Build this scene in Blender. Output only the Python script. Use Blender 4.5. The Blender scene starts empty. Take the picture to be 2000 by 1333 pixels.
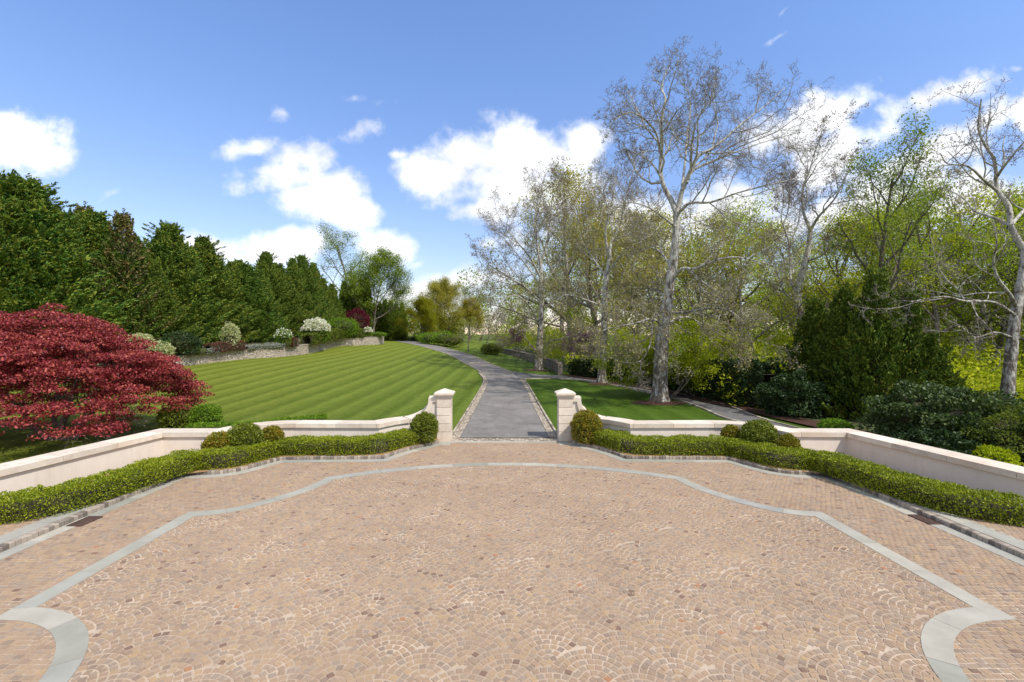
import bpy, math, random
import numpy as np
from mathutils import Vector, noise as mnoise
random.seed(7); rng = np.random.default_rng(7)
PI = math.pi
sc = bpy.context.scene
COL = sc.collection
# ------------------------------------------------------------------ camera
F, CX, HY, EYE = 900.0, 986.0, 660.0, 4.2      # focal length in photo pixels, vanishing point, eye height
cd = bpy.data.cameras.new('camera'); cam = bpy.data.objects.new('camera', cd); COL.objects.link(cam)
cd.sensor_width = 36; cd.lens = F/2000*36; cd.shift_x = (1000-CX)/2000; cd.shift_y = -(666.5-HY)/2000
cd.clip_start = 0.1; cd.clip_end = 3000
cam.location = (0, 0, EYE); cam.rotation_euler = (PI/2, 0, 0)
sc.camera = cam
# ------------------------------------------------------------------ light
SUN = Vector((0.57, -0.55, 1.0)).normalized()
sun_el = math.asin(SUN.z); sun_az = math.atan2(SUN.x, SUN.y)
sd = bpy.data.lights.new('sun', 'SUN'); so = bpy.data.objects.new('sun', sd); COL.objects.link(so)
sd.energy = 3.7; sd.angle = math.radians(0.5); sd.color = (1.0, 0.955, 0.88)
so.rotation_euler = (-SUN).to_track_quat('-Z', 'Y').to_euler(); so.location = (20, -20, 40)
sc.view_settings.view_transform = 'Standard'; sc.view_settings.look = 'None'
sc.view_settings.gamma = 1; sc.view_settings.use_curve_mapping = False
sc.view_settings.exposure = 0.35
world = bpy.data.worlds.new('World'); sc.world = world; world.use_nodes = True
def build_world():
    nt = world.node_tree; N = nt.nodes; L = nt.links; N.clear()
    out = N.new('ShaderNodeOutputWorld'); bg = N.new('ShaderNodeBackground')
    sky = N.new('ShaderNodeTexSky'); sky.sky_type = 'NISHITA'; sky.sun_disc = False
    sky.sun_elevation = sun_el; sky.sun_rotation = sun_az; sky.air_density = 1.35; sky.dust_density = 0.35; sky.ozone_density = 3.0; sky.altitude = 100
    tc = N.new('ShaderNodeTexCoord'); sep = N.new('ShaderNodeSeparateXYZ'); L.new(tc.outputs['Generated'], sep.inputs[0])
    def M(op, a, b=None, clamp=False):
        m = N.new('ShaderNodeMath'); m.operation = op; m.use_clamp = clamp
        for i, v in enumerate((a, b)):
            if v is None: continue
            if isinstance(v, (int, float)): m.inputs[i].default_value = v
            else: L.new(v, m.inputs[i])
        return m.outputs[0]
    yy = M('MAXIMUM', sep.outputs[1], 0.08)
    u = M('DIVIDE', sep.outputs[0], yy); v = M('DIVIDE', sep.outputs[2], yy)
    cmb = N.new('ShaderNodeCombineXYZ'); L.new(u, cmb.inputs[0]); L.new(v, cmb.inputs[1])
    n1 = N.new('ShaderNodeTexNoise'); n1.inputs['Scale'].default_value = 7.0; n1.inputs['Detail'].default_value = 7; n1.inputs['Roughness'].default_value = 0.58
    L.new(cmb.outputs[0], n1.inputs['Vector'])
    n2 = N.new('ShaderNodeTexNoise'); n2.inputs['Scale'].default_value = 3.0; n2.inputs['Detail'].default_value = 3
    L.new(cmb.outputs[0], n2.inputs['Vector'])
    # cloud groups by bearing: (u-pixel, v-pixel, rx, ry, tilt in degrees, strength)
    blobs = [(860,345,95,48,0,1),(915,300,70,60,0,1),(985,300,85,62,0,1.15),(1075,305,90,60,0,1),(1130,285,55,45,0,.95),(1000,365,150,62,0,1.15),(935,410,75,38,0,.95),(1060,400,120,45,0,.9),
        (500,290,90,28,-10,.75),(590,310,90,42,10,1),(650,365,85,46,0,1),(690,262,58,30,-15,.85),(600,385,95,42,0,.95),(690,405,70,34,0,.9),(560,345,95,45,0,.95),(685,192,52,20,5,.62),(542,220,30,24,40,.62),(775,302,40,16,0,.6),
        (30,285,100,58,5,1.1),(85,305,66,42,10,1),(0,250,70,45,0,1),(225,375,46,20,-30,.45),
        (520,488,110,36,0,1.1),(575,478,62,32,0,1.1),(420,486,85,30,0,1.1),(770,487,62,30,0,1.1),(815,515,30,12,-20,.6),
        (850,575,110,24,-8,1.0),(930,548,90,34,-10,1.0),(960,475,60,28,0,.6),(1180,440,180,60,-10,.95),
        (1400,420,190,60,-18,1.1),(1300,480,170,60,0,1.),(1600,330,210,55,-33,1.0),(1560,250,150,44,-28,1.0),(1650,215,110,36,-30,1.05),(1815,190,140,34,-14,1.1),(1900,165,60,18,-14,.8),(1930,235,170,34,-22,1.1),(1820,300,200,38,-22,.9),(1680,420,240,60,-12,1.05),(1900,400,200,60,-8,1.0),(2030,220,90,40,-10,1.1),
        (1530,22,44,9,-45,.55),(1520,72,46,10,-32,.55),(1990,135,30,12,0,.6),
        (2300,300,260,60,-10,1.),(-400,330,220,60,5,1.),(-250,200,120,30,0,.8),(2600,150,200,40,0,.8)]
    acc = None
    for (bx, by, rx, ry, rot, st) in blobs:
        st = st*.85+.10
        if rx < 56 and ry < 35: rx, ry, st = rx*1.7, ry*1.7, st*.62
        mp = N.new('ShaderNodeMapping'); mp.vector_type = 'TEXTURE'
        mp.inputs['Location'].default_value = ((bx-CX)/F, (HY-by)/F, 0); mp.inputs['Rotation'].default_value = (0, 0, math.radians(-rot))
        mp.inputs['Scale'].default_value = (rx/F*1.25, ry/F*1.25, 1)
        L.new(cmb.outputs[0], mp.inputs['Vector'])
        ln = N.new('ShaderNodeVectorMath'); ln.operation = 'LENGTH'; L.new(mp.outputs[0], ln.inputs[0])
        q = M('SUBTRACT', st, ln.outputs['Value'])
        acc = q if acc is None else M('MAXIMUM', acc, q)
    nn = M('SUBTRACT', n1.outputs['Fac'], 0.5)
    n3 = N.new('ShaderNodeTexNoise'); n3.inputs['Scale'].default_value = 3.1; n3.inputs['Detail'].default_value = 4; n3.inputs['Roughness'].default_value = .6; L.new(cmb.outputs[0], n3.inputs['Vector'])
    dens = M('ADD', M('ADD', M('MULTIPLY', acc, 1.0), M('MULTIPLY', nn, 3.0)), M('MULTIPLY', M('SUBTRACT', n3.outputs['Fac'], 0.5), 1.2))
    mr = N.new('ShaderNodeMapRange'); mr.interpolation_type = 'SMOOTHSTEP'; mr.inputs['From Min'].default_value = -0.02; mr.inputs['From Max'].default_value = 0.75
    L.new(dens, mr.inputs['Value'])
    mask = M('MULTIPLY', mr.outputs[0], M('GREATER_THAN', sep.outputs[1], 0.09))
    # unseen broken cloud added behind and overhead for a whiter, brighter fill
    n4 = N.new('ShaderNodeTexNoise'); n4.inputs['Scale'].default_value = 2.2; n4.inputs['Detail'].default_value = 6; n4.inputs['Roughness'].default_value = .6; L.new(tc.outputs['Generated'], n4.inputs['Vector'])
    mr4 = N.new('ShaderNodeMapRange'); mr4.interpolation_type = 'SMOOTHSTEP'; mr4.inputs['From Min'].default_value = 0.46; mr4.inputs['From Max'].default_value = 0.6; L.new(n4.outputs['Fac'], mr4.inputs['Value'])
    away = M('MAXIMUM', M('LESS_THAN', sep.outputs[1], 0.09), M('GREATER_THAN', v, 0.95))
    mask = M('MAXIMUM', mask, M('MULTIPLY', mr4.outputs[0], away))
    mask = M('MULTIPLY', mask, M('GREATER_THAN', sep.outputs[2], 0.0))
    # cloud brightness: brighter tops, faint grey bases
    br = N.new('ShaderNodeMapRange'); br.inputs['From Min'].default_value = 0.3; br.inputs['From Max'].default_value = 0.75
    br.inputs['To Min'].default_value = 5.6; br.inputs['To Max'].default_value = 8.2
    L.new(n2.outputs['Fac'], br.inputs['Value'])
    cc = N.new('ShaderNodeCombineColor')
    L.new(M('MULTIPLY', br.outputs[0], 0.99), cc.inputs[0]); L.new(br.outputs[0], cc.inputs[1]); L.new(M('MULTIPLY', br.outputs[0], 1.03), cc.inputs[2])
    # a little more blue than the raw model, the whole dome alike
    tint = N.new('ShaderNodeMix'); tint.data_type = 'RGBA'; tint.blend_type = 'MULTIPLY'; tint.inputs[0].default_value = 1
    L.new(sky.outputs[0], tint.inputs[6])
    tr = N.new('ShaderNodeValToRGB'); tr.color_ramp.elements[0].color = (.98, .87, 1.02, 1); tr.color_ramp.elements[1].color = (.95, 1.04, 1.30, 1); tr.color_ramp.elements[1].position = .5
    L.new(sep.outputs[2], tr.inputs[0]); L.new(tr.outputs[0], tint.inputs[7])
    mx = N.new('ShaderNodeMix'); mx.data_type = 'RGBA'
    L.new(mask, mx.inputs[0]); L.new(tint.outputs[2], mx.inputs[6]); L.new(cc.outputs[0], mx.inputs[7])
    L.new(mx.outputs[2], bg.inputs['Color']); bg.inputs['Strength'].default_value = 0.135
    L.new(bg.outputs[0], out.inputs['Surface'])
    try: world.cycles.sampling_method = 'MANUAL'; world.cycles.sample_map_resolution = 512
    except Exception: pass
build_world()

# ------------------------------------------------------------------ helpers
def tag(o, label=None, cat=None, group=None, kind=None):
    if label: o['label'] = label
    if cat: o['category'] = cat
    if group: o['group'] = group
    if kind: o['kind'] = kind
    return o
def empty(name, loc=(0,0,0), rz=0.0):
    o = bpy.data.objects.new(name, None); o.location = loc; o.rotation_euler = (0,0,rz); o.empty_display_size = 0.3; COL.objects.link(o); return o
def copy_tree(o, parent=None):
    c = o.copy(); COL.objects.link(c); c.parent = parent
    for ch in list(o.children): copy_tree(ch, c)
    return c
def mk(name, V, Q, mat, parent=None, smooth=False, T=None, core=None, n0=0):
    """one mesh object from numpy vertices, quads Q (n,4) and optional triangles T (m,3)"""
    V = np.asarray(V, dtype=np.float32).reshape(-1, 3)
    Q = np.zeros((0,4), np.int32) if Q is None or len(Q) == 0 else np.asarray(Q, dtype=np.int32).reshape(-1, 4)
    T = np.zeros((0,3), np.int32) if T is None or len(T) == 0 else np.asarray(T, dtype=np.int32).reshape(-1, 3)
    me = bpy.data.meshes.new(name)
    me.vertices.add(len(V)); me.vertices.foreach_set('co', V.ravel())
    idx = np.concatenate([Q.ravel(), T.ravel()]).astype(np.int32)
    me.loops.add(len(idx)); me.loops.foreach_set('vertex_index', idx)
    nf = len(Q) + len(T); me.polygons.add(nf)
    st = np.concatenate([np.arange(len(Q))*4, len(Q)*4 + np.arange(len(T))*3]).astype(np.int32)
    me.polygons.foreach_set('loop_start', st)
    me.polygons.foreach_set('use_smooth', np.full(nf, bool(smooth)))
    me.update(calc_edges=True)
    me.materials.append(mat)
    if core: me.materials.append(core); mi = np.zeros(nf, np.int32); mi[n0:] = 1; me.polygons.foreach_set('material_index', mi)
    o = bpy.data.objects.new(name, me); COL.objects.link(o)
    if parent: o.parent = parent
    return o
class MB:
    def __init__(s): s.v = []; s.q = []; s.t = []; s.n = 0
    def add(s, V, Q=None, T=None):
        V = np.asarray(V, float).reshape(-1, 3); s.v.append(V)
        if Q is not None and len(Q): s.q.append(np.asarray(Q, int).reshape(-1, 4) + s.n)
        if T is not None and len(T): s.t.append(np.asarray(T, int).reshape(-1, 3) + s.n)
        s.n += len(V)
    def box(s, x0, x1, y0, y1, z0, z1):
        s.add([(x0,y0,z0),(x1,y0,z0),(x1,y1,z0),(x0,y1,z0),(x0,y0,z1),(x1,y0,z1),(x1,y1,z1),(x0,y1,z1)],
              [(0,3,2,1),(4,5,6,7),(0,1,5,4),(1,2,6,5),(2,3,7,6),(3,0,4,7)])
    core = None; n0 = 0
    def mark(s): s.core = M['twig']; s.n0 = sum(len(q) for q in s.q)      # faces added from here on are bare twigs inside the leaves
    def build(s, name, mat, parent=None, smooth=False):
        return mk(name, np.concatenate(s.v), np.concatenate(s.q) if s.q else None, mat, parent, smooth, np.concatenate(s.t) if s.t else None, s.core, s.n0)

# ------------------------------------------------------------------ materials
def newmat(name):
    m = bpy.data.materials.new(name); m.use_nodes = True; nt = m.node_tree; nt.nodes.clear()
    o = nt.nodes.new('ShaderNodeOutputMaterial'); b = nt.nodes.new('ShaderNodeBsdfPrincipled'); nt.links.new(b.outputs[0], o.inputs[0])
    b.inputs['Roughness'].default_value = 0.85; b.inputs['Specular IOR Level'].default_value = 0.12
    return m, nt, b, o
def nz(nt, scale, detail=4, rough=.55, coord='Object', dist=0):
    tc = nt.nodes.new('ShaderNodeTexCoord'); n = nt.nodes.new('ShaderNodeTexNoise')
    n.inputs['Scale'].default_value = scale; n.inputs['Detail'].default_value = detail; n.inputs['Roughness'].default_value = rough; n.inputs['Distortion'].default_value = dist
    nt.links.new(tc.outputs[coord], n.inputs['Vector']); return n.outputs['Fac']
def ramp(nt, fac, stops, interp='LINEAR'):
    r = nt.nodes.new('ShaderNodeValToRGB'); r.color_ramp.interpolation = interp
    el = r.color_ramp.elements
    while len(el) < len(stops): el.new(0.5)
    for e, (p, c) in zip(el, stops): e.position = p; e.color = (*c, 1) if len(c) == 3 else c
    nt.links.new(fac, r.inputs[0]); return r.outputs[0]
def mixc(nt, fac, a, b, mode='MIX'):
    m = nt.nodes.new('ShaderNodeMix'); m.data_type = 'RGBA'; m.blend_type = mode
    for i, v in ((0, fac), (6, a), (7, b)):
        if isinstance(v, (int, float)): m.inputs[i].default_value = v
        elif isinstance(v, tuple): m.inputs[i].default_value = (*v, 1) if len(v) == 3 else v
        else: nt.links.new(v, m.inputs[i])
    return m.outputs[2]
def bump(nt, b, h, strength=.4, dist=.01):
    bp = nt.nodes.new('ShaderNodeBump'); bp.inputs['Strength'].default_value = strength; bp.inputs['Distance'].default_value = dist
    nt.links.new(h, bp.inputs['Height']); nt.links.new(bp.outputs[0], b.inputs['Normal'])
def island(nt):
    g = nt.nodes.new('ShaderNodeNewGeometry'); return g.outputs['Random Per Island']
def math_(nt, op, a, b=None, clamp=False):
    m = nt.nodes.new('ShaderNodeMath'); m.operation = op; m.use_clamp = clamp
    for i, v in enumerate((a, b)):
        if v is None: continue
        if isinstance(v, (int, float)): m.inputs[i].default_value = v
        else: nt.links.new(v, m.inputs[i])
    return m.outputs[0]
def leafmat(name, cols, trans=0.35, nscale=0.9, rough=.6, spec=.15, objvar=0.0):
    """cols: dark .. light leaf colours; per-leaf random plus soft clump noise (kinds of leaf, not shade)"""
    m, nt, b, o = newmat(name)
    f = math_(nt, 'ADD', math_(nt, 'MULTIPLY', island(nt), 0.55), math_(nt, 'MULTIPLY', nz(nt, nscale, 3), 0.45))
    n = len(cols); c = ramp(nt, f, [(0.22 + 0.56*i/(n-1), cols[i]) for i in range(n)])
    if objvar:
        oi = nt.nodes.new('ShaderNodeObjectInfo'); hs = nt.nodes.new('ShaderNodeHueSaturation')
        nt.links.new(c, hs.inputs['Color'])
        nt.links.new(math_(nt, 'ADD', math_(nt, 'MULTIPLY', oi.outputs['Random'], objvar), 0.5-objvar/2), hs.inputs['Hue'])
        c = hs.outputs[0]
    nt.links.new(c, b.inputs['Base Color']); b.inputs['Roughness'].default_value = rough; b.inputs['Specular IOR Level'].default_value = spec
    tr = nt.nodes.new('ShaderNodeBsdfTranslucent'); mx = nt.nodes.new('ShaderNodeMixShader'); mx.inputs[0].default_value = trans
    nt.links.new(mixc(nt, 1.0, c, (1.15,1.2,.7), 'MULTIPLY'), tr.inputs[0]); nt.links.new(b.outputs[0], mx.inputs[1]); nt.links.new(tr.outputs[0], mx.inputs[2]); nt.links.new(mx.outputs[0], o.inputs[0])
    return m
def simplemat(name, cols, scale=8, detail=5, rough=.85, bmp=.3, bdist=.01, spec=.25, isl=0.0):
    m, nt, b, o = newmat(name)
    f = nz(nt, scale, detail)
    if isl: f = math_(nt, 'ADD', math_(nt, 'MULTIPLY', island(nt), isl), math_(nt, 'MULTIPLY', f, 1-isl))
    n = len(cols); nt.links.new(ramp(nt, f, [(0.25 + 0.5*i/max(1, n-1), cols[i]) for i in range(n)]), b.inputs['Base Color'])
    b.inputs['Roughness'].default_value = rough; b.inputs['Specular IOR Level'].default_value = spec
    if bmp: bump(nt, b, nz(nt, scale*6, 4), bmp, bdist)
    return m
def barkmat(name, low, high, z0, z1, patch=3.5):
    """mottled bark: flaking brown-grey plates below, pale bare wood above"""
    m, nt, b, o = newmat(name)
    tc = nt.nodes.new('ShaderNodeTexCoord'); sp = nt.nodes.new('ShaderNodeSeparateXYZ'); nt.links.new(tc.outputs['Object'], sp.inputs[0])
    mr = nt.nodes.new('ShaderNodeMapRange'); mr.inputs['From Min'].default_value = z0; mr.inputs['From Max'].default_value = z1; nt.links.new(sp.outputs[2], mr.inputs[0])
    mp = nt.nodes.new('ShaderNodeMapping'); mp.inputs['Scale'].default_value = (1,1,.45); nt.links.new(tc.outputs['Object'], mp.inputs[0])
    n = nt.nodes.new('ShaderNodeTexNoise'); n.inputs['Scale'].default_value = patch; n.inputs['Detail'].default_value = 6; n.inputs['Roughness'].default_value = .65; nt.links.new(mp.outputs[0], n.inputs[0])
    f = math_(nt, 'ADD', mr.outputs[0], math_(nt, 'MULTIPLY', math_(nt, 'SUBTRACT', n.outputs['Fac'], .5), 7.0), True)
    n2 = nt.nodes.new('ShaderNodeTexNoise'); n2.inputs['Scale'].default_value = patch*2.5; n2.inputs['Detail'].default_value = 5; nt.links.new(mp.outputs[0], n2.inputs[0])
    lo = ramp(nt, n2.outputs['Fac'], [(.3, tuple(c*.55 for c in low)), (.7, low)]); hi = ramp(nt, n2.outputs['Fac'], [(.35, tuple(c*.6 for c in high)), (.55, high)])
    nt.links.new(mixc(nt, f, lo, hi), b.inputs['Base Color']); bump(nt, b, n2.outputs['Fac'], .7, .03)
    return m
M = {}
def mk_stucco():
    m, nt, b, o = newmat('stucco')
    c = ramp(nt, nz(nt, 1.4, 6, .65), [(.3, (.63,.55,.455)), (.7, (.71,.63,.535))])
    tc = nt.nodes.new('ShaderNodeTexCoord'); mp = nt.nodes.new('ShaderNodeMapping'); mp.inputs['Scale'].default_value = (5,5,.5); nt.links.new(tc.outputs['Object'], mp.inputs[0])
    n = nt.nodes.new('ShaderNodeTexNoise'); n.inputs['Scale'].default_value = 1.5; n.inputs['Detail'].default_value = 6; n.inputs['Roughness'].default_value = .7; nt.links.new(mp.outputs[0], n.inputs[0])
    st = ramp(nt, n.outputs['Fac'], [(.52, (0,0,0)), (.75, (1,1,1))]); c = mixc(nt, math_(nt, 'MULTIPLY', st, .35), c, (.46,.36,.27))
    nt.links.new(c, b.inputs['Base Color']); bump(nt, b, nz(nt, 40, 4), .15, .004); return m
M['stucco'] = mk_stucco()
def mk_lime():
    m, nt, b, o = newmat('limestone')
    a = nz(nt, 3.2, 8, .65); c = nz(nt, .8, 3); d = nz(nt, 14, 4, .7)
    col = ramp(nt, a, [(.3, (.57,.46,.36)), (.5, (.68,.59,.48)), (.72, (.75,.67,.56))])
    st = ramp(nt, c, [(.52, (0,0,0)), (.72, (1,1,1))]); col = mixc(nt, math_(nt, 'MULTIPLY', st, .55), col, (.58,.40,.26))
    sp = ramp(nt, d, [(.66, (0,0,0)), (.74, (1,1,1))]); col = mixc(nt, math_(nt, 'MULTIPLY', sp, .35), col, (.30,.25,.21))
    iv = ramp(nt, island(nt), [(0, (.82,.81,.80)), (1, (1.05,1.04,1.03))]); col = mixc(nt, 1.0, col, iv, 'MULTIPLY')
    nt.links.new(col, b.inputs['Base Color']); bump(nt, b, d, .25, .006); return m
M['lime'] = mk_lime()
def mk_bluestone():
    m, nt, b, o = newmat('bluestone')
    c = ramp(nt, island(nt), [(0, (.27,.265,.215)), (.3, (.36,.34,.275)), (.55, (.30,.295,.255)), (.8, (.41,.375,.30)), (1, (.29,.285,.255))])
    c = mixc(nt, 1.0, c, ramp(nt, nz(nt, 2.2, 6, .6), [(.3, (.86,.85,.84)), (.7, (1.1,1.1,1.1))]), 'MULTIPLY')
    sp = ramp(nt, nz(nt, 5, 4, .7, dist=.6), [(.6, (0,0,0)), (.75, (1,1,1))]); c = mixc(nt, math_(nt, 'MULTIPLY', sp, .3), c, (.42,.36,.26))
    nt.links.new(c, b.inputs['Base Color']); bump(nt, b, nz(nt, 30, 4), .15, .004); b.inputs['Roughness'].default_value = .7; return m
M['bluestone'] = mk_bluestone()
def mk_cobble(name, warm=1.0):
    m, nt, b, o = newmat(name)
    c = ramp(nt, island(nt), [(0, (.23,.165,.13)), (.012, (.29,.235,.19)), (.06, (.335,.262,.20)), (.26, (.385,.298,.215)), (.46, (.355,.288,.225)), (.6, (.405,.31,.215)), (.76, (.37,.282,.21)), (.88, (.335,.28,.23)), (.965, (.43,.325,.21)), (.994, (.40,.23,.14)), (1, (.36,.24,.16))], 'CONSTANT')
    c = mixc(nt, 1.0, c, ramp(nt, nz(nt, .35, 3), [(.3, (.81,.73,.65)), (.7, (.95*warm,.86,.76))]), 'MULTIPLY')
    c = mixc(nt, 1.0, c, ramp(nt, nz(nt, 40, 3, .6), [(.3, (.88,.88,.88)), (.7, (1.1,1.1,1.1))]), 'MULTIPLY')
    nt.links.new(c, b.inputs['Base Color']); bump(nt, b, nz(nt, 60, 4), .35, .006); return m
M['cobble'] = mk_cobble('cobble')
def mk_joint():
    m, nt, b, o = newmat('joint_sand')
    c = ramp(nt, nz(nt, .9, 7, .75), [(.33, (.31,.225,.155)), (.50, (.39,.295,.21)), (.72, (.57,.46,.345))])
    mo = ramp(nt, nz(nt, .9, 8, .75, dist=1.0), [(.66, (0,0,0)), (.74, (1,1,1))]); c = mixc(nt, math_(nt, 'MULTIPLY', mo, .7), c, (.10,.11,.03))
    nt.links.new(c, b.inputs['Base Color']); return m
M['joint'] = mk_joint()
M['sett'] = simplemat('granite_sett', [(.15,.125,.10),(.27,.225,.18),(.38,.32,.25)], 9, 5, .85, .4, .008, isl=.6)
M['sett_pale'] = simplemat('pale_sett', [(.22,.175,.125),(.34,.28,.205),(.47,.40,.31)], 9, 5, .85, .4, .008, isl=.7)
def mk_asphalt():
    m, nt, b, o = newmat('asphalt')
    c = ramp(nt, nz(nt, .55, 7, .65, dist=.4), [(.3, (.165,.150,.132)), (.5, (.20,.182,.160)), (.7, (.245,.225,.20))])
    c = mixc(nt, 1.0, c, ramp(nt, nz(nt, 22, 5, .8), [(.3, (.78,.78,.78)), (.7, (1.2,1.2,1.2))]), 'MULTIPLY')
    pt = ramp(nt, nz(nt, .16, 5, .75, dist=1.5), [(.47, (1,1,1)), (.5, (.84,.84,.85)), (.56, (1.05,1.05,1.05))]); c = mixc(nt, 1.0, c, pt, 'MULTIPLY')
    cr = nt.nodes.new('ShaderNodeTexVoronoi'); cr.feature = 'DISTANCE_TO_EDGE'; cr.inputs['Scale'].default_value = .35; tc = nt.nodes.new('ShaderNodeTexCoord'); nt.links.new(tc.outputs['Object'], cr.inputs[0])
    c = mixc(nt, ramp(nt, cr.outputs['Distance'], [(0, (.22,.22,.22)), (.012, (0,0,0))]), c, (.07,.065,.06))
    nt.links.new(c, b.inputs['Base Color']); bump(nt, b, nz(nt, 90, 3), .5, .006); return m
M['asphalt'] = mk_asphalt()
def mk_lane():
    m, nt, b, o = newmat('lane_asphalt')
    c = ramp(nt, nz(nt, 1.1, 6, .65), [(.3, (.115,.108,.10)), (.7, (.17,.16,.145))]); nt.links.new(c, b.inputs['Base Color']); bump(nt, b, nz(nt, 90, 3), .5, .006); return m
M['lane'] = mk_lane()
def mk_lawn():
    m, nt, b, o = newmat('lawn_grass')
    tc = nt.nodes.new('ShaderNodeTexCoord'); sp = nt.nodes.new('ShaderNodeSeparateXYZ'); nt.links.new(tc.outputs['Object'], sp.inputs[0])
    wob = math_(nt, 'MULTIPLY', math_(nt, 'SUBTRACT', nz(nt, .25, 2), .5), .35)
    x = math_(nt, 'ADD', math_(nt, 'ADD', sp.outputs[0], math_(nt, 'MULTIPLY', sp.outputs[1], -.03)), wob)
    s = math_(nt, 'SINE', math_(nt, 'MULTIPLY', x, 2*PI/1.75))
    s2 = math_(nt, 'SINE', math_(nt, 'MULTIPLY', x, 4*PI/1.75+.0))
    mp = nt.nodes.new('ShaderNodeMapping'); mp.inputs['Scale'].default_value = (2.6,.22,1); nt.links.new(tc.outputs['Object'], mp.inputs[0])
    sn = nt.nodes.new('ShaderNodeTexNoise'); sn.inputs['Scale'].default_value = 1.6; sn.inputs['Detail'].default_value = 5; sn.inputs['Roughness'].default_value = .65; nt.links.new(mp.outputs[0], sn.inputs[0])
    edge = math_(nt, 'MULTIPLY', math_(nt, 'SUBTRACT', nz(nt, 9, 4, .7), .5), 2.2)
    s = math_(nt, 'ADD', math_(nt, 'ADD', math_(nt, 'MULTIPLY', s, 1.15), math_(nt, 'MULTIPLY', s2, .45)), math_(nt, 'ADD', edge, math_(nt, 'MULTIPLY', math_(nt, 'SUBTRACT', sn.outputs['Fac'], .5), 3.2)))
    s = math_(nt, 'ADD', math_(nt, 'MULTIPLY', s, .26), .5, True)
    # mown stripes: blades laid towards or away from the viewer
    dark = ramp(nt, nz(nt, 2.6, 6, .7), [(.3, (.056,.090,.004)), (.7, (.096,.136,.008))])
    lite = ramp(nt, nz(nt, 2.6, 6, .7), [(.3, (.112,.160,.014)), (.7, (.176,.222,.032))])
    c = mixc(nt, s, dark, lite)
    # the lawn right of the drive is a deeper green
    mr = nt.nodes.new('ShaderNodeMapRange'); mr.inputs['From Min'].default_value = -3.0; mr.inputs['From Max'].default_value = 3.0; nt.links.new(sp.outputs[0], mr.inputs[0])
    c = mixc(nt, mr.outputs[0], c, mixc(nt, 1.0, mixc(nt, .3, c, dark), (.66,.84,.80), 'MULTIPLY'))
    # lighter, yellower to the far left
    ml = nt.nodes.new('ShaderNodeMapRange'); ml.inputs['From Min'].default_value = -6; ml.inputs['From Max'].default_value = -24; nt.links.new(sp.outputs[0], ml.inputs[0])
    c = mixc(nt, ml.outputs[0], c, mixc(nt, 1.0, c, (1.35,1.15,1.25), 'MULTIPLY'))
    c = mixc(nt, 1.0, c, ramp(nt, nz(nt, 28, 5, .85), [(.3, (.62,.64,.6)), (.7, (1.4,1.38,1.35))]), 'MULTIPLY')
    c = mixc(nt, math_(nt, 'MULTIPLY', ramp(nt, nz(nt, .6, 6, .8), [(.6, (0,0,0)), (.78, (1,1,1))]), .25), c, (.20,.19,.06))
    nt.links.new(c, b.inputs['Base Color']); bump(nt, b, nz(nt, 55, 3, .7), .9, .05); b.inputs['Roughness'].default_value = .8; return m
M['lawn'] = mk_lawn()
M['mulch'] = simplemat('mulch', [(.035,.016,.010),(.085,.040,.026),(.13,.065,.042)], 14, 6, .95, 1, .04)
M['woodchip'] = simplemat('woodchip', [(.36,.20,.08),(.58,.38,.18)], 25, 6, .95, 1, .03)
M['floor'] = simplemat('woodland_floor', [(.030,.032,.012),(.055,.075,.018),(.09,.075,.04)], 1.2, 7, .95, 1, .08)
M['bed'] = simplemat('bed_soil', [(.05,.04,.025),(.09,.10,.035),(.16,.14,.09)], 2.0, 7, .95, 1, .05)
def mk_rubble(name, sc_, bright=1.0):
    m, nt, b, o = newmat(name)
    tc = nt.nodes.new('ShaderNodeTexCoord'); mp = nt.nodes.new('ShaderNodeMapping'); mp.inputs['Scale'].default_value = (1,1,1.9); nt.links.new(tc.outputs['Object'], mp.inputs[0])
    v = nt.nodes.new('ShaderNodeTexVoronoi'); v.inputs['Scale'].default_value = sc_; nt.links.new(mp.outputs[0], v.inputs[0])
    v2 = nt.nodes.new('ShaderNodeTexVoronoi'); v2.feature = 'DISTANCE_TO_EDGE'; v2.inputs['Scale'].default_value = sc_; nt.links.new(mp.outputs[0], v2.inputs[0])
    k = bright
    sc2 = nt.nodes.new('ShaderNodeSeparateColor'); nt.links.new(v.outputs['Color'], sc2.inputs[0])
    c = ramp(nt, sc2.outputs[0], [(0, (.22*k,.19*k,.16*k)), (.3, (.34*k,.29*k,.23*k)), (.6, (.42*k,.34*k,.25*k)), (1, (.46*k,.41*k,.35*k))])
    j = ramp(nt, v2.outputs['Distance'], [(.0, (0,0,0)), (.09, (1,1,1))]); c = mixc(nt, j, (.10*k,.085*k,.07*k), c)
    c = mixc(nt, 1.0, c, ramp(nt, nz(nt, 8, 5, .7), [(.3, (.8,.8,.8)), (.7, (1.15,1.15,1.15))]), 'MULTIPLY')
    nt.links.new(c, b.inputs['Base Color']); bump(nt, b, j, .8, .05); return m
M['rubble'] = mk_rubble('rubble_stone', 4.2, 1.45); M['rubble2'] = mk_rubble('grey_stone', 4.5, .62)
M['metal'] = simplemat('rusty_iron', [(.05,.03,.025),(.12,.07,.05)], 12, 4, .7, .3, .004)
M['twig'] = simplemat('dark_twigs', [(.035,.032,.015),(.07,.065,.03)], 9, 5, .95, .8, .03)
M['twig2'] = simplemat('grey_twigs', [(.16,.135,.11),(.26,.23,.19)], 3, 3, .95, 0)
M['bark'] = simplemat('bark_brown', [(.07,.055,.04),(.15,.125,.10),(.23,.20,.16)], 6, 6, .95, .8, .03)
M['bark_pale'] = barkmat('bark_pale', (.17,.135,.105), (.50,.475,.41), .5, 10.0, 5.0)
M['bark_grey'] = barkmat('bark_grey', (.24,.205,.165), (.42,.38,.32), 4, 14.0)
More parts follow.
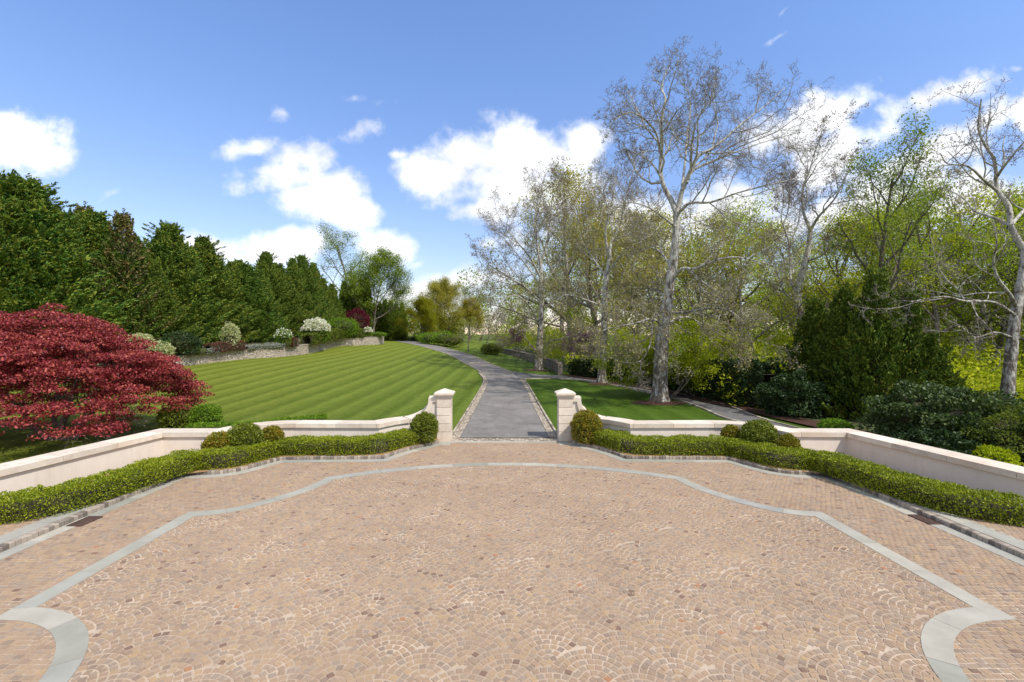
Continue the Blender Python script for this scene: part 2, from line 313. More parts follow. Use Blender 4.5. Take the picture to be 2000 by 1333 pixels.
M['bark_maple'] = simplemat('bark_maple', [(.10,.065,.05),(.21,.15,.12)], 7, 5, .9, .6, .02)
M['con'] = leafmat('conifer_leaf', [(.028,.070,.015),(.078,.148,.023),(.16,.24,.03),(.27,.27,.035)], .18, .55, .65, .15, .035)
M['con2'] = leafmat('conifer_tan', [(.04,.08,.015),(.09,.13,.02),(.20,.15,.06),(.24,.15,.06)], .15, .8)
M['crypt'] = leafmat('cedar_leaf', [(.024,.045,.007),(.058,.105,.011),(.12,.18,.018),(.20,.20,.026)], .15, .7)
M['maple'] = leafmat('maple_leaf', [(.10,.010,.016),(.24,.027,.036),(.38,.06,.06),(.50,.13,.08)], .28, .8, .5, .35)
M['burg'] = leafmat('burgundy_leaf', [(.06,.006,.014),(.15,.012,.028)], .25, 1.2)
M['box'] = leafmat('box_leaf', [(.08,.115,.005),(.225,.27,.010),(.37,.40,.018)], .28, 1.1, .5, .35)
M['globe'] = leafmat('globe_leaf', [(.06,.085,.008),(.14,.175,.012),(.26,.28,.02)], .22, 2.2, .5, .35)
M['globe_y'] = leafmat('globe_gold_leaf', [(.07,.09,.008),(.17,.18,.014),(.28,.25,.02),(.33,.18,.015)], .22, 3.0, .5, .3)
M['laurel'] = leafmat('laurel_leaf', [(.012,.028,.007),(.028,.056,.010),(.055,.09,.02)], .12, 1.0, .5, .3)
M['laurel_l'] = leafmat('laurel_grey_leaf', [(.022,.046,.010),(.055,.092,.018),(.12,.155,.045)], .18, 1.0, .5, .35)
M['lime_leaf'] = leafmat('lime_leaf', [(.20,.25,.008),(.36,.42,.010),(.52,.55,.025)], .45, .8)
M['wood1'] = leafmat('spring_leaf', [(.19,.25,.014),(.38,.43,.022),(.56,.58,.05)], .55, .35, objvar=.04)
M['wood2'] = leafmat('olive_leaf', [(.20,.195,.03),(.36,.335,.05),(.52,.47,.09)], .5, .35, objvar=.04)
M['garden'] = leafmat('garden_leaf', [(.09,.14,.018),(.19,.26,.03),(.32,.38,.05)], .45, .4)
M['gold'] = leafmat('gold_leaf', [(.13,.15,.010),(.27,.27,.014),(.38,.33,.02)], .4, .5)
M['bud'] = leafmat('bud_leaf', [(.20,.19,.07),(.34,.31,.11),(.42,.34,.16)], .35, 1.0)
M['twigbud'] = leafmat('twig_bud', [(.16,.11,.07),(.26,.20,.12)], .2, 1.0)
M['redbud'] = leafmat('redbud_blossom', [(.28,.13,.22),(.46,.26,.38)], .3, 1.0)
M['white'] = leafmat('white_blossom', [(.62,.60,.46),(.82,.80,.72)], .3, 1.0)
M['cream'] = leafmat('cream_blossom', [(.30,.34,.12),(.66,.64,.38)], .3, 1.0)
M['barb'] = leafmat('barberry_leaf', [(.08,.035,.025),(.18,.075,.05)], .2, 1.2)
M['grassy'] = leafmat('grassy_leaf', [(.06,.09,.012),(.13,.17,.02),(.22,.25,.04)], .35, .7)
M['silver'] = leafmat('silver_leaf', [(.20,.22,.19),(.40,.42,.38)], .2, 1.2)
M['shrubg'] = leafmat('shrub_green', [(.06,.13,.010),(.14,.24,.014),(.24,.36,.03)], .35, .9)

# ------------------------------------------------------------------ terrain
TX = np.array([-400,-60,-30,-20,-10,0,10,20,60,400.]); TY = np.array([-200,20,30,45,62,85,110,150,200,300,600.])
TZ = np.array([[0]*10, [0]*10,
 [.9,.8,.55,.3,.1,0,0,-.05,-.8,-1],
 [2.0,1.9,1.7,1.15,.5,.08,0,-.3,-2,-2],
 [2.6,2.4,2.0,1.75,1.1,.62,.12,-.5,-2.5,-3],
 [4.0,4.0,3.4,2.95,2.1,1.25,.9,.2,-2,-3],
 [4.4,4.4,3.5,3.15,2.6,2.0,1.6,1,-.5,-2],
 [4.2,4.2,3.5,3.4,3.3,3.3,3.1,2.6,1,0],
 [5,4.5,4.2,4.3,4.7,5.2,5.2,4.6,4,2],
 [8]*10, [14]*10], float)
gx = np.arange(-120, 121, 1.0); gy = np.arange(-20, 241, 1.0)
def bil(xs, ys):
    XX, YY = np.meshgrid(xs, ys)
    ix = np.clip(np.searchsorted(TX, XX)-1, 0, len(TX)-2); iy = np.clip(np.searchsorted(TY, YY)-1, 0, len(TY)-2)
    fx = (XX-TX[ix])/(TX[ix+1]-TX[ix]); fy = (YY-TY[iy])/(TY[iy+1]-TY[iy])
    return TZ[iy,ix]*(1-fx)*(1-fy)+TZ[iy,ix+1]*fx*(1-fy)+TZ[iy+1,ix]*(1-fx)*fy+TZ[iy+1,ix+1]*fx*fy
Z = bil(gx, gy)
ker = np.exp(-0.5*(np.arange(-12, 13)/4.0)**2); ker /= ker.sum()
def blur(A):
    A = np.pad(A, 12, mode='edge')
    A = np.apply_along_axis(lambda r: np.convolve(r, ker, 'valid'), 1, A)
    return np.apply_along_axis(lambda r: np.convolve(r, ker, 'valid'), 0, A)
Z = blur(Z)
Z *= np.clip((gy[:,None]-17)/12.0, 0, 1)**.8          # level court
def H(x, y):
    fx = min(max(x+120, 0), 239.999); fy = min(max(y+20, 0), 259.999)
    i = int(fx); j = int(fy); a = fx-i; b = fy-j
    return float(Z[j,i]*(1-a)*(1-b)+Z[j,i+1]*a*(1-b)+Z[j+1,i]*(1-a)*b+Z[j+1,i+1]*a*b)
def G(px, py):
    """where the line of sight through a photo point meets the terrain"""
    t = 15.0
    dx = (px-CX)/F; dz = (HY-py)/F
    while t < 235:
        if EYE + dz*t <= H(dx*t, t): break
        t += .25
    return (dx*t, t)
def W(px, Y): return (px-CX)/F*Y
def zt(py, Y): return EYE + (HY-py)/F*Y
def terrain_mesh():
    Zt = Z.copy()
    mask = ((np.abs(gx)[None,:] <= 11) & (gy[:,None] <= 17)) | ((np.abs(gx)[None,:] <= 3) & (gy[:,None] <= 18)) | ((np.abs(gx)[None,:] <= 2) & (gy[:,None] <= 19)); Zt[mask] -= .15
    XX, YY = np.meshgrid(gx, gy); V = np.stack([XX, YY, Zt], -1).reshape(-1, 3)
    nx, ny = len(gx), len(gy); I = np.arange(nx*ny).reshape(ny, nx)
    Q = np.stack([I[:-1,:-1], I[:-1,1:], I[1:,1:], I[1:,:-1]], -1).reshape(-1, 4)
    b = MB(); b.add(V, Q)
    # outer skirt to the horizon
    ring = list(I[0,:]) + list(I[1:,-1]) + list(I[-1,-2::-1]) + list(I[-2:0:-1,0])
    R = V[ring]; far = R.copy(); ctr = np.array([0, 110, 0]); far[:, :2] = (R[:, :2]-ctr[:2])*9 + ctr[:2]
    far[:, 2] = np.where(R[:, 1] > 150, 9.0, np.where(R[:,1] > 60, 2.0, -1))
    n = len(R); k = np.arange(n)
    b.add(np.concatenate([R, far]), np.stack([k, (k+1) % n, (k+1) % n + n, k+n], -1))
    return b
tag(terrain_mesh().build('lawn', M['lawn'], smooth=True), kind='structure')
def catmull(P, n=6):
    P = [np.array(p, float) for p in P]
    if len(P) < 3: return P
    Q = [2*P[0]-P[1]] + P + [2*P[-1]-P[-2]]; out = []
    for i in range(1, len(Q)-2):
        for k in range(n):
            t = k/n; a, b, c, d = Q[i-1], Q[i], Q[i+1], Q[i+2]
            out.append(.5*((2*b)+(c-a)*t+(2*a-5*b+4*c-d)*t*t+(-a+3*b-3*c+d)*t**3))
    out.append(P[-1]); return out
class Path:
    def __init__(s, pts):
        P = [np.array(p[:2], float) for p in pts]; Q = [P[0]]
        for p in P[1:]:
            if np.linalg.norm(p-Q[-1]) > .02: Q.append(p)
        s.p = np.array(Q); d = np.diff(s.p, axis=0); l = np.linalg.norm(d, axis=1); s.s = np.concatenate([[0], np.cumsum(l)]); s.L = s.s[-1]
        s.t = d/l[:,None]; s.nrm = np.stack([s.t[:,1], -s.t[:,0]], -1)      # right-hand normal
    def at(s, u):
        u = min(max(u, 0), s.L); i = int(np.searchsorted(s.s, u, 'right')-1); i = min(max(i, 0), len(s.t)-1)
        p = s.p[i] + s.t[i]*(u-s.s[i]); n = s.nrm[i]
        for k in (i, i+1):
            if 0 < k < len(s.p)-1 and abs(s.s[k]-u) < 1e-4:
                m = s.nrm[k-1]+s.nrm[k]; m /= np.linalg.norm(m); n = m/max(.35, float(m @ s.nrm[k]))
        return p, n
    def off(s, u, o):
        """point at side offset o, pulled to the mitre point where the offset line would fold"""
        p, n = s.at(u); q = p+n*o; a = s.p[:-1]; d = s.p[1:]-a; t = np.clip(((q-a)*d).sum(1)/(d*d).sum(1), 0, 1)
        if np.min(np.linalg.norm(a+d*t[:,None]-q, axis=1)) < abs(o)-.012:
            best = None
            for k in range(1, len(s.p)-1):
                cr = s.t[k-1][0]*s.t[k][1]-s.t[k-1][1]*s.t[k][0]
                if abs(cr) > .3 and abs(s.s[k]-u) < abs(o)*2.2+.1 and (best is None or abs(s.s[k]-u) < abs(s.s[best]-u)): best = k
            if best is not None: pp, nn = s.at(s.s[best]); return pp+nn*o
        return q
    def stations(s, a, b, step):
        k = max(1, int(math.ceil((b-a)/step))); st = list(np.linspace(a, b, k+1)) + [x for x in s.s if a+1e-3 < x < b-1e-3]
        return sorted(st)
    def offset(s, d):
        return Path([s.off(x, d) for x in s.s])
def mirror(pts): return [(-p[0], p[1]) for p in pts][::-1]
def ribbon(b, path, o0, o1, zf, step=.8, cross=1, a=0, e=None):
    """flat band between two side offsets, following height function zf"""
    st = path.stations(a, path.L if e is None else e, step); rows = []
    for u in st:
        p, n = path.at(u)
        for k in range(cross+1):
            q = path.off(u, o0+(o1-o0)*k/cross); rows.append((q[0], q[1], zf(q[0], q[1])))
    m = cross+1; Q = [(i*m+k, (i+1)*m+k, (i+1)*m+k+1, i*m+k+1) for i in range(len(st)-1) for k in range(cross)]
    b.add(rows, Q)
def block_row(b, path, o0, o1, zb, zt_, L, gap=.008, step=.4, jit=0.0, zf=None, a=0, e=None, ch=0.0):
    """row of separate blocks along a path, each its own island"""
    e = path.L if e is None else e; n = max(1, round((e-a)/L)); l = (e-a)/n
    for k in range(n):
        s0, s1 = a+k*l+gap/2, a+(k+1)*l-gap/2; st = path.stations(s0, s1, step)
        j = random.uniform(-jit, jit); j2 = random.uniform(-jit, jit); V = []
        for i, u in enumerate(st):
            p, nn = path.at(u); base = zf(p[0], p[1]) if zf else 0
            A = path.off(u, o0+j2*.5); B = path.off(u, o1+j2*.5); A2 = A+nn*ch*np.sign(o1-o0); B2 = B-nn*ch*np.sign(o1-o0)
            V += [(A[0],A[1],base+zb), (A[0],A[1],base+zt_+j-ch), (A2[0],A2[1],base+zt_+j), (B2[0],B2[1],base+zt_+j), (B[0],B[1],base+zt_+j-ch), (B[0],B[1],base+zb)]
        Q = []
        for i in range(len(st)-1):
            for q in range(5): Q.append((i*6+q, (i+1)*6+q, (i+1)*6+q+1, i*6+q+1))
        m = (len(st)-1)*6
        Q += [(0,1,4,5), (1,2,3,4), (m+5,m+4,m+1,m), (m+4,m+3,m+2,m+1)]
        b.add(V, Q)
def inpoly(x, y, poly):
    x = np.asarray(x); y = np.asarray(y); r = np.zeros(x.shape, bool); P = np.asarray(poly, float); n = len(P); j = n-1
    for i in range(n):
        c = ((P[i,1] > y) != (P[j,1] > y)) & (x < (P[j,0]-P[i,0])*(y-P[i,1])/(P[j,1]-P[i,1]+1e-12)+P[i,0]); r ^= c; j = i
    return r

# ------------------------------------------------------------------ court: paving
kerbR = catmull([(2.62,18.35),(3.0,17.85),(3.5,17.25),(3.9,16.6),(4.2,15.93)], 4) + catmull([(4.2,15.93),(7.65,15.8)], 1) + \
        catmull([(7.65,15.8),(7.98,15.18),(8.28,14.55),(8.75,14.18),(9.3,14.08),(9.85,14.06)], 4) + [(9.85,14.06),(9.85,-2)]
kerbR = [tuple(p[:2]) for p in kerbR]
ringR = catmull([(0,15.30),(1.9,14.95),(3.6,14.02-.12),(5.2,13.57)], 6)
a0 = [(0.0,15.30)] + [(9.6*math.sin(t), 15.30-9.6+9.6*math.cos(t)) for t in np.linspace(0, .573, 14)[1:]]
ringR = a0 + [tuple(p) for p in catmull([(5.2,13.68),(5.42,12.95),(5.78,12.25),(6.35,11.5),(6.9,11.1),(7.46,10.97)], 4)][1:] + [(7.46,10.97),(7.46,7.02)] + \
        [(7.5+2.12*math.cos(t), 4.9+2.12*math.sin(t)) for t in np.linspace(math.radians(91), math.radians(180), 16)] + [(5.38,4.9),(5.38,-2)]
pR = Path(ringR); ring_all = mirror(ringR)[:-1] + ringR; pRing = Path(ring_all)
fan_poly = ring_all
kerb_all = mirror(kerbR) + kerbR
court_poly = [(p[0], p[1]) for p in kerb_all[:]]
# insert the gate threshold between the two kerb ends
gl = len(mirror(kerbR)); court_poly = mirror(kerbR) + [(-2.62,18.7),(2.62,18.7)] + kerbR
def stones(cx, cy, th, lu, lv, ztop, trap=None):
    """chamfered stone tops: centre arrays, rotation, half sizes along u and v"""
    n = len(cx); u = np.stack([np.cos(th), np.sin(th)], -1); v = np.stack([-np.sin(th), np.cos(th)], -1)
    sg = [(-1,-1),(1,-1),(1,1),(-1,1)]; V = np.zeros((n, 8, 3)); c = np.stack([cx, cy], -1)
    for k, (a, b) in enumerate(sg):
        ja = 1+rng.uniform(-.06,.06,n); jb = 1+rng.uniform(-.06,.06,n)
        w = lu*ja*(1+(trap*b if trap is not None else 0))
        V[:,k,:2] = c + u*(a*w)[:,None] + v*(b*lv*jb)[:,None]; V[:,k,2] = ztop-.014
        V[:,k+4,:2] = c + u*(a*(w-.006))[:,None] + v*(b*(lv*jb-.006))[:,None]; V[:,k+4,2] = ztop + rng.uniform(-.001,.001,n)
    base = (np.arange(n)*8)[:,None]
    q = np.array([(4,5,6,7),(0,1,5,4),(1,2,6,5),(2,3,7,6),(3,0,4,7)])
    return V.reshape(-1,3), (base[:,:,None]+q[None]).reshape(-1,4)
ZC = 0.0
b = MB()
# fans: rows of overlapping scallops, nearer row laid over the farther one
Wf, Rf, Rw = 1.06, .60, .36
tpl = []
for k in range(6):
    r = Rf-.052-.1*k
    if r < .04: continue
    n = max(3, int(round(2*PI*r/.104))); off = random.random()*.5
    for i in range(n):
        a = (i+off)/n*2*PI; x, y = r*math.cos(a), r*math.sin(a); own = True
        for dj in range(-5, 0):
            sx = (dj % 2)*Wf/2
            for di in range(-2, 3):
                if math.hypot(x-(sx+di*Wf), y-dj*Rw) < Rf-.01: own = False
        if abs(x) > Wf/2 + .01: own = False
        if own: tpl.append((x, y, a, r, n))
tpl = np.array(tpl)
cs = []
for j in range(-1, 43):
    for i in range(-9, 10): cs.append((i*Wf+(j % 2)*Wf/2+.05, .6+j*Rw))
cs = np.array(cs); cs += rng.normal(0, .012, cs.shape)
cx = (cs[:,0,None]+tpl[None,:,0]).ravel(); cy = (cs[:,1,None]+tpl[None,:,1]).ravel()
th = np.broadcast_to(tpl[None,:,2]+PI/2, (len(cs), len(tpl))).ravel().copy(); rr = np.broadcast_to(tpl[None,:,3], (len(cs), len(tpl))).ravel(); nn = np.broadcast_to(tpl[None,:,4], (len(cs), len(tpl))).ravel()
ok = inpoly(cx, cy, fan_poly) & (cy > 0.5); cx, cy, th, rr, nn = cx[ok], cy[ok], th[ok], rr[ok], nn[ok]
m = len(cx); lu = PI*rr/nn-.0055; 
V, Q = stones(cx+rng.normal(0,.003,m), cy+rng.normal(0,.003,m), th+rng.normal(0,.04,m), lu*rng.uniform(.93,1.03,m), np.full(m, .0435)*rng.uniform(.95,1.02,m), ZC+rng.normal(0,.0015,m))
b.add(V, Q)
# outer field: coursed setts
rows = np.arange(.5, 19.0, .093); X = []; Y = []
for j, y in enumerate(rows):
    xs = np.arange(-10.0, 10.0, .128) + (j % 2)*.064 + random.uniform(-.01,.01); X.append(xs + rng.normal(0,.005,len(xs))); Y.append(np.full(len(xs), y))
X = np.concatenate(X); Y = np.concatenate(Y)
ok = inpoly(X, Y, court_poly) & ~inpoly(X, Y, fan_poly) & (np.abs(X) < 9.62); X, Y = X[ok], Y[ok]; m = len(X)
Yw = Y + .012*np.sin(X*1.3)
V, Q = stones(X, Yw+rng.normal(0,.003,m), rng.normal(0,.03,m), np.full(m,.060)*rng.uniform(.92,1.03,m), np.full(m,.0425)*rng.uniform(.92,1.04,m), ZC+rng.normal(0,.0015,m)); b.add(V, Q)
# side pads outside the kerbs
for sg in (-1, 1):
    X, Y = np.meshgrid(np.arange(10.5, 15, .128), np.arange(-1, 11.5, .093)); X = X+((np.arange(X.shape[0])%2)*.064)[:,None]; X = X.ravel(); Y = Y.ravel()
    m = len(X); V, Q = stones(sg*X, Y+rng.normal(0,.003,m), rng.normal(0,.03,m), np.full(m,.059)*rng.uniform(.9,1.03,m), np.full(m,.041)*rng.uniform(.9,1.04,m), .10+rng.normal(0,.0015,m)); b.add(V, Q)
court = b.build('cobbled_court', M['cobble']); tag(court, kind='structure')
b = MB()
b.add([(-9.9,-2,-.006),(9.9,-2,-.006),(9.9,18.72,-.006),(-9.9,18.72,-.006)], [(0,1,2,3)])
for sg in (-1,1):
    x0, x1 = sorted((sg*9.9, sg*15)); b.add([(x0,-2,.094),(x1,-2,.094),(x1,11.6,.094),(x0,11.6,.094)], [(0,1,2,3)])
tag(b.build('court_joints', M['joint']), kind='structure')
b = MB(); block_row(b, pRing, -.165, .165, -.03, .006, 1.15, .009, .25)
kp = Path(kerbR); kpm = Path(mirror(kerbR))
for p in (kp, kpm): block_row(b, p, .01, .31, -.03, .006, 1.25, .009, .3)
b.box(-2.6, -.9, 18.42, 18.70, -.03, .007); b.box(-.89, .9, 18.42, 18.70, -.03, .007); b.box(.91, 2.6, 18.42, 18.70, -.03, .007)
b.box(-2.9,-2.15,18.0,18.41,-.03,.004); b.box(2.15,2.9,18.0,18.41,-.03,.004)
for sg in (-1, 1):
    for y in np.arange(-1.5, 11.5, 1.3): x0, x1 = sorted((sg*10.02, sg*10.42)); b.box(x0, x1, y, y+1.29, 0, .106)
tag(b.build('bluestone_band', M['bluestone']), kind='structure')
b = MB()
for p in (kp, kpm): block_row(b, p, -.14, .0, -.05, .105, .115, .012, .3, .008, ch=.012)
tag(b.build('kerb', M['sett']), kind='structure')

def drain(px, Yc, label):
    X = W(px, Yc); r = empty('drain_grate', (X, Yc, 0)); tag(r, label, 'drain grate', 'drain grates by the kerbs')
    b = MB(); w, h = .17, .28
    b.box(-w,w,-h,-h+.03,-.0,.022); b.box(-w,w,h-.03,h,0,.022); b.box(-w,-w+.03,-h+.03,h-.03,0,.022); b.box(w-.03,w,-h+.03,h-.03,0,.022); b.build('frame', M['metal'], r)
    b = MB()
    for k in range(11): y = -h+.045+k*(2*h-.09)/11; b.box(-w+.03, w-.03, y, y+.034, .0, .018)
    b.build('grating', M['metal'], r)
drain(1808, 10.62, 'rusty iron drain grate set against the right kerb'); drain(166, 10.52, 'rusty iron drain grate set against the left kerb')

# ------------------------------------------------------------------ walls and pillars
capR = catmull([(2.74,18.72),(3.3,18.68),(3.8,18.45),(4.32,17.98),(4.72,17.36)], 5) + [(4.72,17.36),(8.0,17.44)] + \
       catmull([(8.0,17.44),(8.55,17.36),(9.05,17.08),(9.45,16.58),(9.74,15.82)], 5) + [(9.74,15.82),(11.7,15.78),(12.4,11.06),(14.1,-1.0)]
capR = [tuple(p[:2]) for p in capR]
# path runs outwards from the pillar; the garden side lies on its left-hand side
CW = .74
def build_wall(side, label, group):
    pth = Path(capR); mir = side
    r = empty('garden_wall', (side*2.74, 18.72, 0)); tag(r, label, 'wall', group)
    off = np.array([side*2.74, 18.72, 0])
    def P3(u, o, z):
        q = pth.off(u, o); return (side*q[0]-off[0], q[1]-off[1], z)
    # coping profile in (s, z): flat step at the pillar, concave sweep, level run
    top = [(0.0,1.76),(.36,1.76)]; bot = [(0.0,1.60),(.20,1.60)]
    R1, R0 = .74, .90
    for t in np.linspace(0, PI/2, 12)[0:]:
        top.append((.36+R1*(1-math.cos(t)), 1.70-.75*math.sin(t)))
        bot.append((.20+(R0+.0)*(1-math.cos(t)), 1.58-.79*math.sin(t)))
    s_end = .36+R1
    st = pth.stations(s_end+.02, pth.L, .25)
    segs = [(top, bot)]
    # cut the level run into slabs with fine joints
    cuts = [s_end+.02]; 
    while cuts[-1] + 1.7 < pth.L: cuts.append(cuts[-1]+1.55)
    cuts.append(pth.L)
    b = MB()
    def ring(tp, bt):
        V = []
        for (s1, z1), (s2, z2) in zip(tp, bt):
            V += [P3(s1, .0, z1), P3(s1, -CW, z1), P3(s2, -CW, z2), P3(s2, .0, z2)]
        Q = []
        for i in range(len(tp)-1):
            for k in range(4): Q.append((i*4+k, i*4+(k+1) % 4, (i+1)*4+(k+1) % 4, (i+1)*4+k))
        m = (len(tp)-1)*4; Q += [(0,3,2,1), (m,m+1,m+2,m+3)]; b.add(V, Q)
    ring(top, bot)
    for c0, c1 in zip(cuts[:-1], cuts[1:]):
        s = pth.stations(c0+.006, c1-.006, .25); ring([(u, .95) for u in s], [(u, .79) for u in s])
    b.build('coping', M['lime'], r)
    # stucco body under the coping, set back 7 cm
    b = MB(); top2 = [(0, 1.598)] + bot[1:] ; prof = [(s, z-.002) for s, z in top2] + [(u, .788) for u in pth.stations(bot[-1][0]+.03, pth.L, .25)]
    V = []
    for s, z in prof: V += [P3(s, -.07, -.2), P3(s, -.07, z), P3(s, -CW+.07, z), P3(s, -CW+.07, -.2)]
    Q = [(i*4+k, (i+1)*4+k, (i+1)*4+(k+1) % 4, i*4+(k+1) % 4) for i in range(len(prof)-1) for k in range(4)]; m = (len(prof)-1)*4; Q += [(0,1,2,3), (m+3,m+2,m+1,m)]
    b.add(V, Q); b.build('stucco_face', M['stucco'], r)
    return r
build_wall(1, 'low cream stucco wall with limestone coping right of the driveway', 'garden walls around the court')
build_wall(-1, 'low cream stucco wall with limestone coping left of the driveway', 'garden walls around the court')
def pillar(side, label):
    X = side*2.475; r = empty('gate_pillar', (X, 18.97, 0)); tag(r, label, 'pillar', 'gate pillars at the driveway')
    b = MB(); h = .285; z = -.2; zs = [-.1, .38, .71, 1.04, 1.37, 1.78]
    for i in range(5):
        b.box(-h, h, -h, h, zs[i]+(.012 if i else 0), zs[i+1]-.012)
    b.build('shaft', M['lime'], r)
    b = MB(); b.box(-h+.022, h-.022, -h+.022, h-.022, -.1, 1.775); b.build('joints', M['stucco'], r)
    b = MB(); c = .335; b.box(-c, c, -c, c, 1.78, 1.83)
    c2 = .39
    b.add([(-c,-c,1.831),(c,-c,1.831),(c,c,1.831),(-c,c,1.831),(-c2,-c2,1.875),(c2,-c2,1.875),(c2,c2,1.875),(-c2,c2,1.875),(-c2,-c2,1.955),(c2,-c2,1.955),(c2,c2,1.955),(-c2,c2,1.955),(0,0,2.12)],
          [(0,3,2,1),(0,1,5,4),(1,2,6,5),(2,3,7,6),(3,0,4,7),(4,5,9,8),(5,6,10,9),(6,7,11,10),(7,4,8,11)], [(8,9,12),(9,10,12),(10,11,12),(11,8,12)])
    b.build('cap', M['lime'], r)
pillar(-1, 'square limestone gate pillar with pyramid cap on the left of the driveway')
pillar(1, 'square limestone gate pillar with pyramid cap on the right of the driveway')

# ------------------------------------------------------------------ driveway and lane
Lpx = [(901,853.6),(926,805),(949.9,757),(952.6,744),(944.5,733),(932,722.6),(908,710),(875.6,693),(829.7,679),(794.5,671),(764.8,665.9)]
Rpx = [(1070,853),(1046,804),(1021.4,752),(1008,736),(981,721),(951,709),(921.5,695.6),(886.4,684.8),(848.6,675.3),(813.5,668),(778,664.6)]
Lp = [(-1.86,19.2)] + [G(*p) for p in Lpx[1:]]; Rp = [(1.84,19.2)] + [G(*p) for p in Rpx[1:]]
Lc = Path(catmull(Lp, 8)); Rc = Path(catmull(Rp, 8))
hz = lambda o: (lambda x, y: H(x, y)+o)
def strip_between(b, A, B, n, cross, off, a0=0, a1=1):
    V = []
    for i in range(n+1):
        t = a0+(a1-a0)*i/n; p = A.at(t*A.L)[0]; q = B.at(t*B.L)[0]
        for k in range(cross+1): r = p+(q-p)*k/cross; V.append((r[0], r[1], H(r[0], r[1])+off))
    m = cross+1; b.add(V, [(i*m+k, i*m+k+1, (i+1)*m+k+1, (i+1)*m+k) for i in range(n) for k in range(cross)])
b = MB(); strip_between(b, Lc, Rc, 160, 8, .035); tag(b.build('driveway', M['asphalt'], smooth=True), kind='structure')
# side lane
La = Path(catmull([G(*p) for p in [(985,724),(1051,732),(1111,736),(1165,743.5),(1194,747),(1270,761.5),(1329,771),(1383,784.5),(1434,800),(1497,822.8)]] + [(13.9,18.5),(15.0,10.0)], 6))
Lb = Path(catmull([G(*p) for p in [(1010,742),(1051,740.6),(1110,741.6),(1163,748.8),(1204,755),(1273,770.5),(1331.6,785.8),(1370,799.8),(1418,820)]] + [(12.2,20.6),(12.9,17.5),(14.3,10.0)][:1] + [(13.0,15.5),(13.8,10.0)], 6))
b = MB(); strip_between(b, La, Lb, 120, 4, .03); tag(b.build('service_lane', M['lane'], smooth=True), kind='structure')
# cobble gutters, kerb stones
b = MB()
ge = .30*Lc.L
for k in range(3): block_row(b, Lc, -.02-.108*k, -.118-.108*k, -.05, .045+.004*k, .15, .014, .3, .003, hz(0), 0, ge)
gr = min(.31*Rc.L, 26)
for k in range(3): block_row(b, Rc, .02+.108*k, .118+.108*k, -.05, .045+.004*k, .15, .014, .3, .003, hz(0), 0, gr)
tag(b.build('cobble_gutter', M['sett_pale']), kind='structure')
b = MB()
block_row(b, Lc, -.35, -.43, -.05, .12, .42, .012, .4, .006, hz(0), 0, ge); block_row(b, Rc, .35, .44, -.05, .13, .42, .012, .4, .006, hz(0), 0, gr-.4)
block_row(b, Lc, -.02, -.16, -.05, .075, .35, .012, .4, .006, hz(0), ge+.1, .92*Lc.L)
block_row(b, Rc, .02, .16, -.05, .075, .35, .012, .4, .006, hz(0), gr+4.6, .92*Rc.L)
block_row(b, Lb, -.10, .02, -.05, .09, .5, .012, .4, .006, hz(0), .6, Lb.L*.8); block_row(b, La, -.14, -.02, -.05, .08, .5, .012, .4, .006, hz(0), .3*La.L, La.L*.85)
tag(b.build('driveway_kerb', M['sett_pale']), kind='structure')
# pale threshold of granite setts and the pale band across the drive
b = MB(); thr = Path([(-2.18,0),(2.18,0)])
for k in range(4): block_row(b, Path([(-2.18,18.74+.125*k),(2.18,18.74+.125*k)]), -.055, .055, -.05, .02, .15, .012, .4, .003)
pb = G(908,709.5); pc = G(951,708.5); bb = Path([pb, pc])
block_row(b, bb, -.62, -.01, -.05, .06, .3, .012, .4, .003, hz(0)); block_row(b, bb, .01, .62, -.05, .05, .3, .012, .4, .003, hz(0))
tag(b.build('sett_threshold', M['sett_pale']), kind='structure')

# beds, woodland floor
def sheet(name, poly, mat, off, step=1.0, dome=0):
    """terrain-hugging sheet filling a polygon: fan of rings about its centre"""
    P = Path(list(poly)+[poly[0]]); n = max(24, int(P.L/step)); c = np.mean(np.array(poly), axis=0); K = 10; V = []
    for k in range(K+1):
        t = k/K
        for i in range(n):
            p = P.at(P.L*i/n)[0]; q = c+(p-c)*max(t, .001); V.append((q[0], q[1], H(q[0], q[1])+off+dome*(1-t*t)))
    Q = [(k*n+i, k*n+(i+1) % n, (k+1)*n+(i+1) % n, (k+1)*n+i) for k in range(K) for i in range(n)]
    return tag(mk(name, V, Q, mat, smooth=True), kind='structure')
def ringpoly(x, y, r, ry=None): return [(x+r*(1+.06*math.sin(3*a+x))*math.cos(a), y+(ry or r)*math.sin(a)) for a in np.linspace(0, 2*PI, 25)[:-1]]
kbed = Path([p for p in kerbR if p[1] > 8])
for s in (-1, 1):        # soil of the clipped beds inside the walls
    b = MB(); st = [p for p in kerbR if p[1] >= 10.3]; V = []; 
    A = Path(st); wl = Path([p for p in capR if p[1] >= 9]); n = 60
    for i in range(n+1):
        t = i/n; p = A.at(t*A.L)[0]; q = wl.at(min(1, t)*Path([p for p in capR if p[1] >= 11]).L)[0]; 
        V += [(s*(p[0]+.05), p[1]+.05, .107), (s*q[0]-s*.05, q[1]-.0, .112)]
    b.add(V, [(2*i, 2*i+1, 2*i+3, 2*i+2) for i in range(n)]); tag(b.build('planting_bed', M['woodchip']), kind='structure')
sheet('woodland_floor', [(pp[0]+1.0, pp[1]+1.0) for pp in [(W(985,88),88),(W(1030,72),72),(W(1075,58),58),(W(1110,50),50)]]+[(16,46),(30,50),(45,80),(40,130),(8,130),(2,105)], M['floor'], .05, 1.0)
hb = [G(1112,734), G(1200,746.5), G(1275,760), G(1330,769), G(1385,782), G(1450,796), G(1500,807), G(1587,828)]
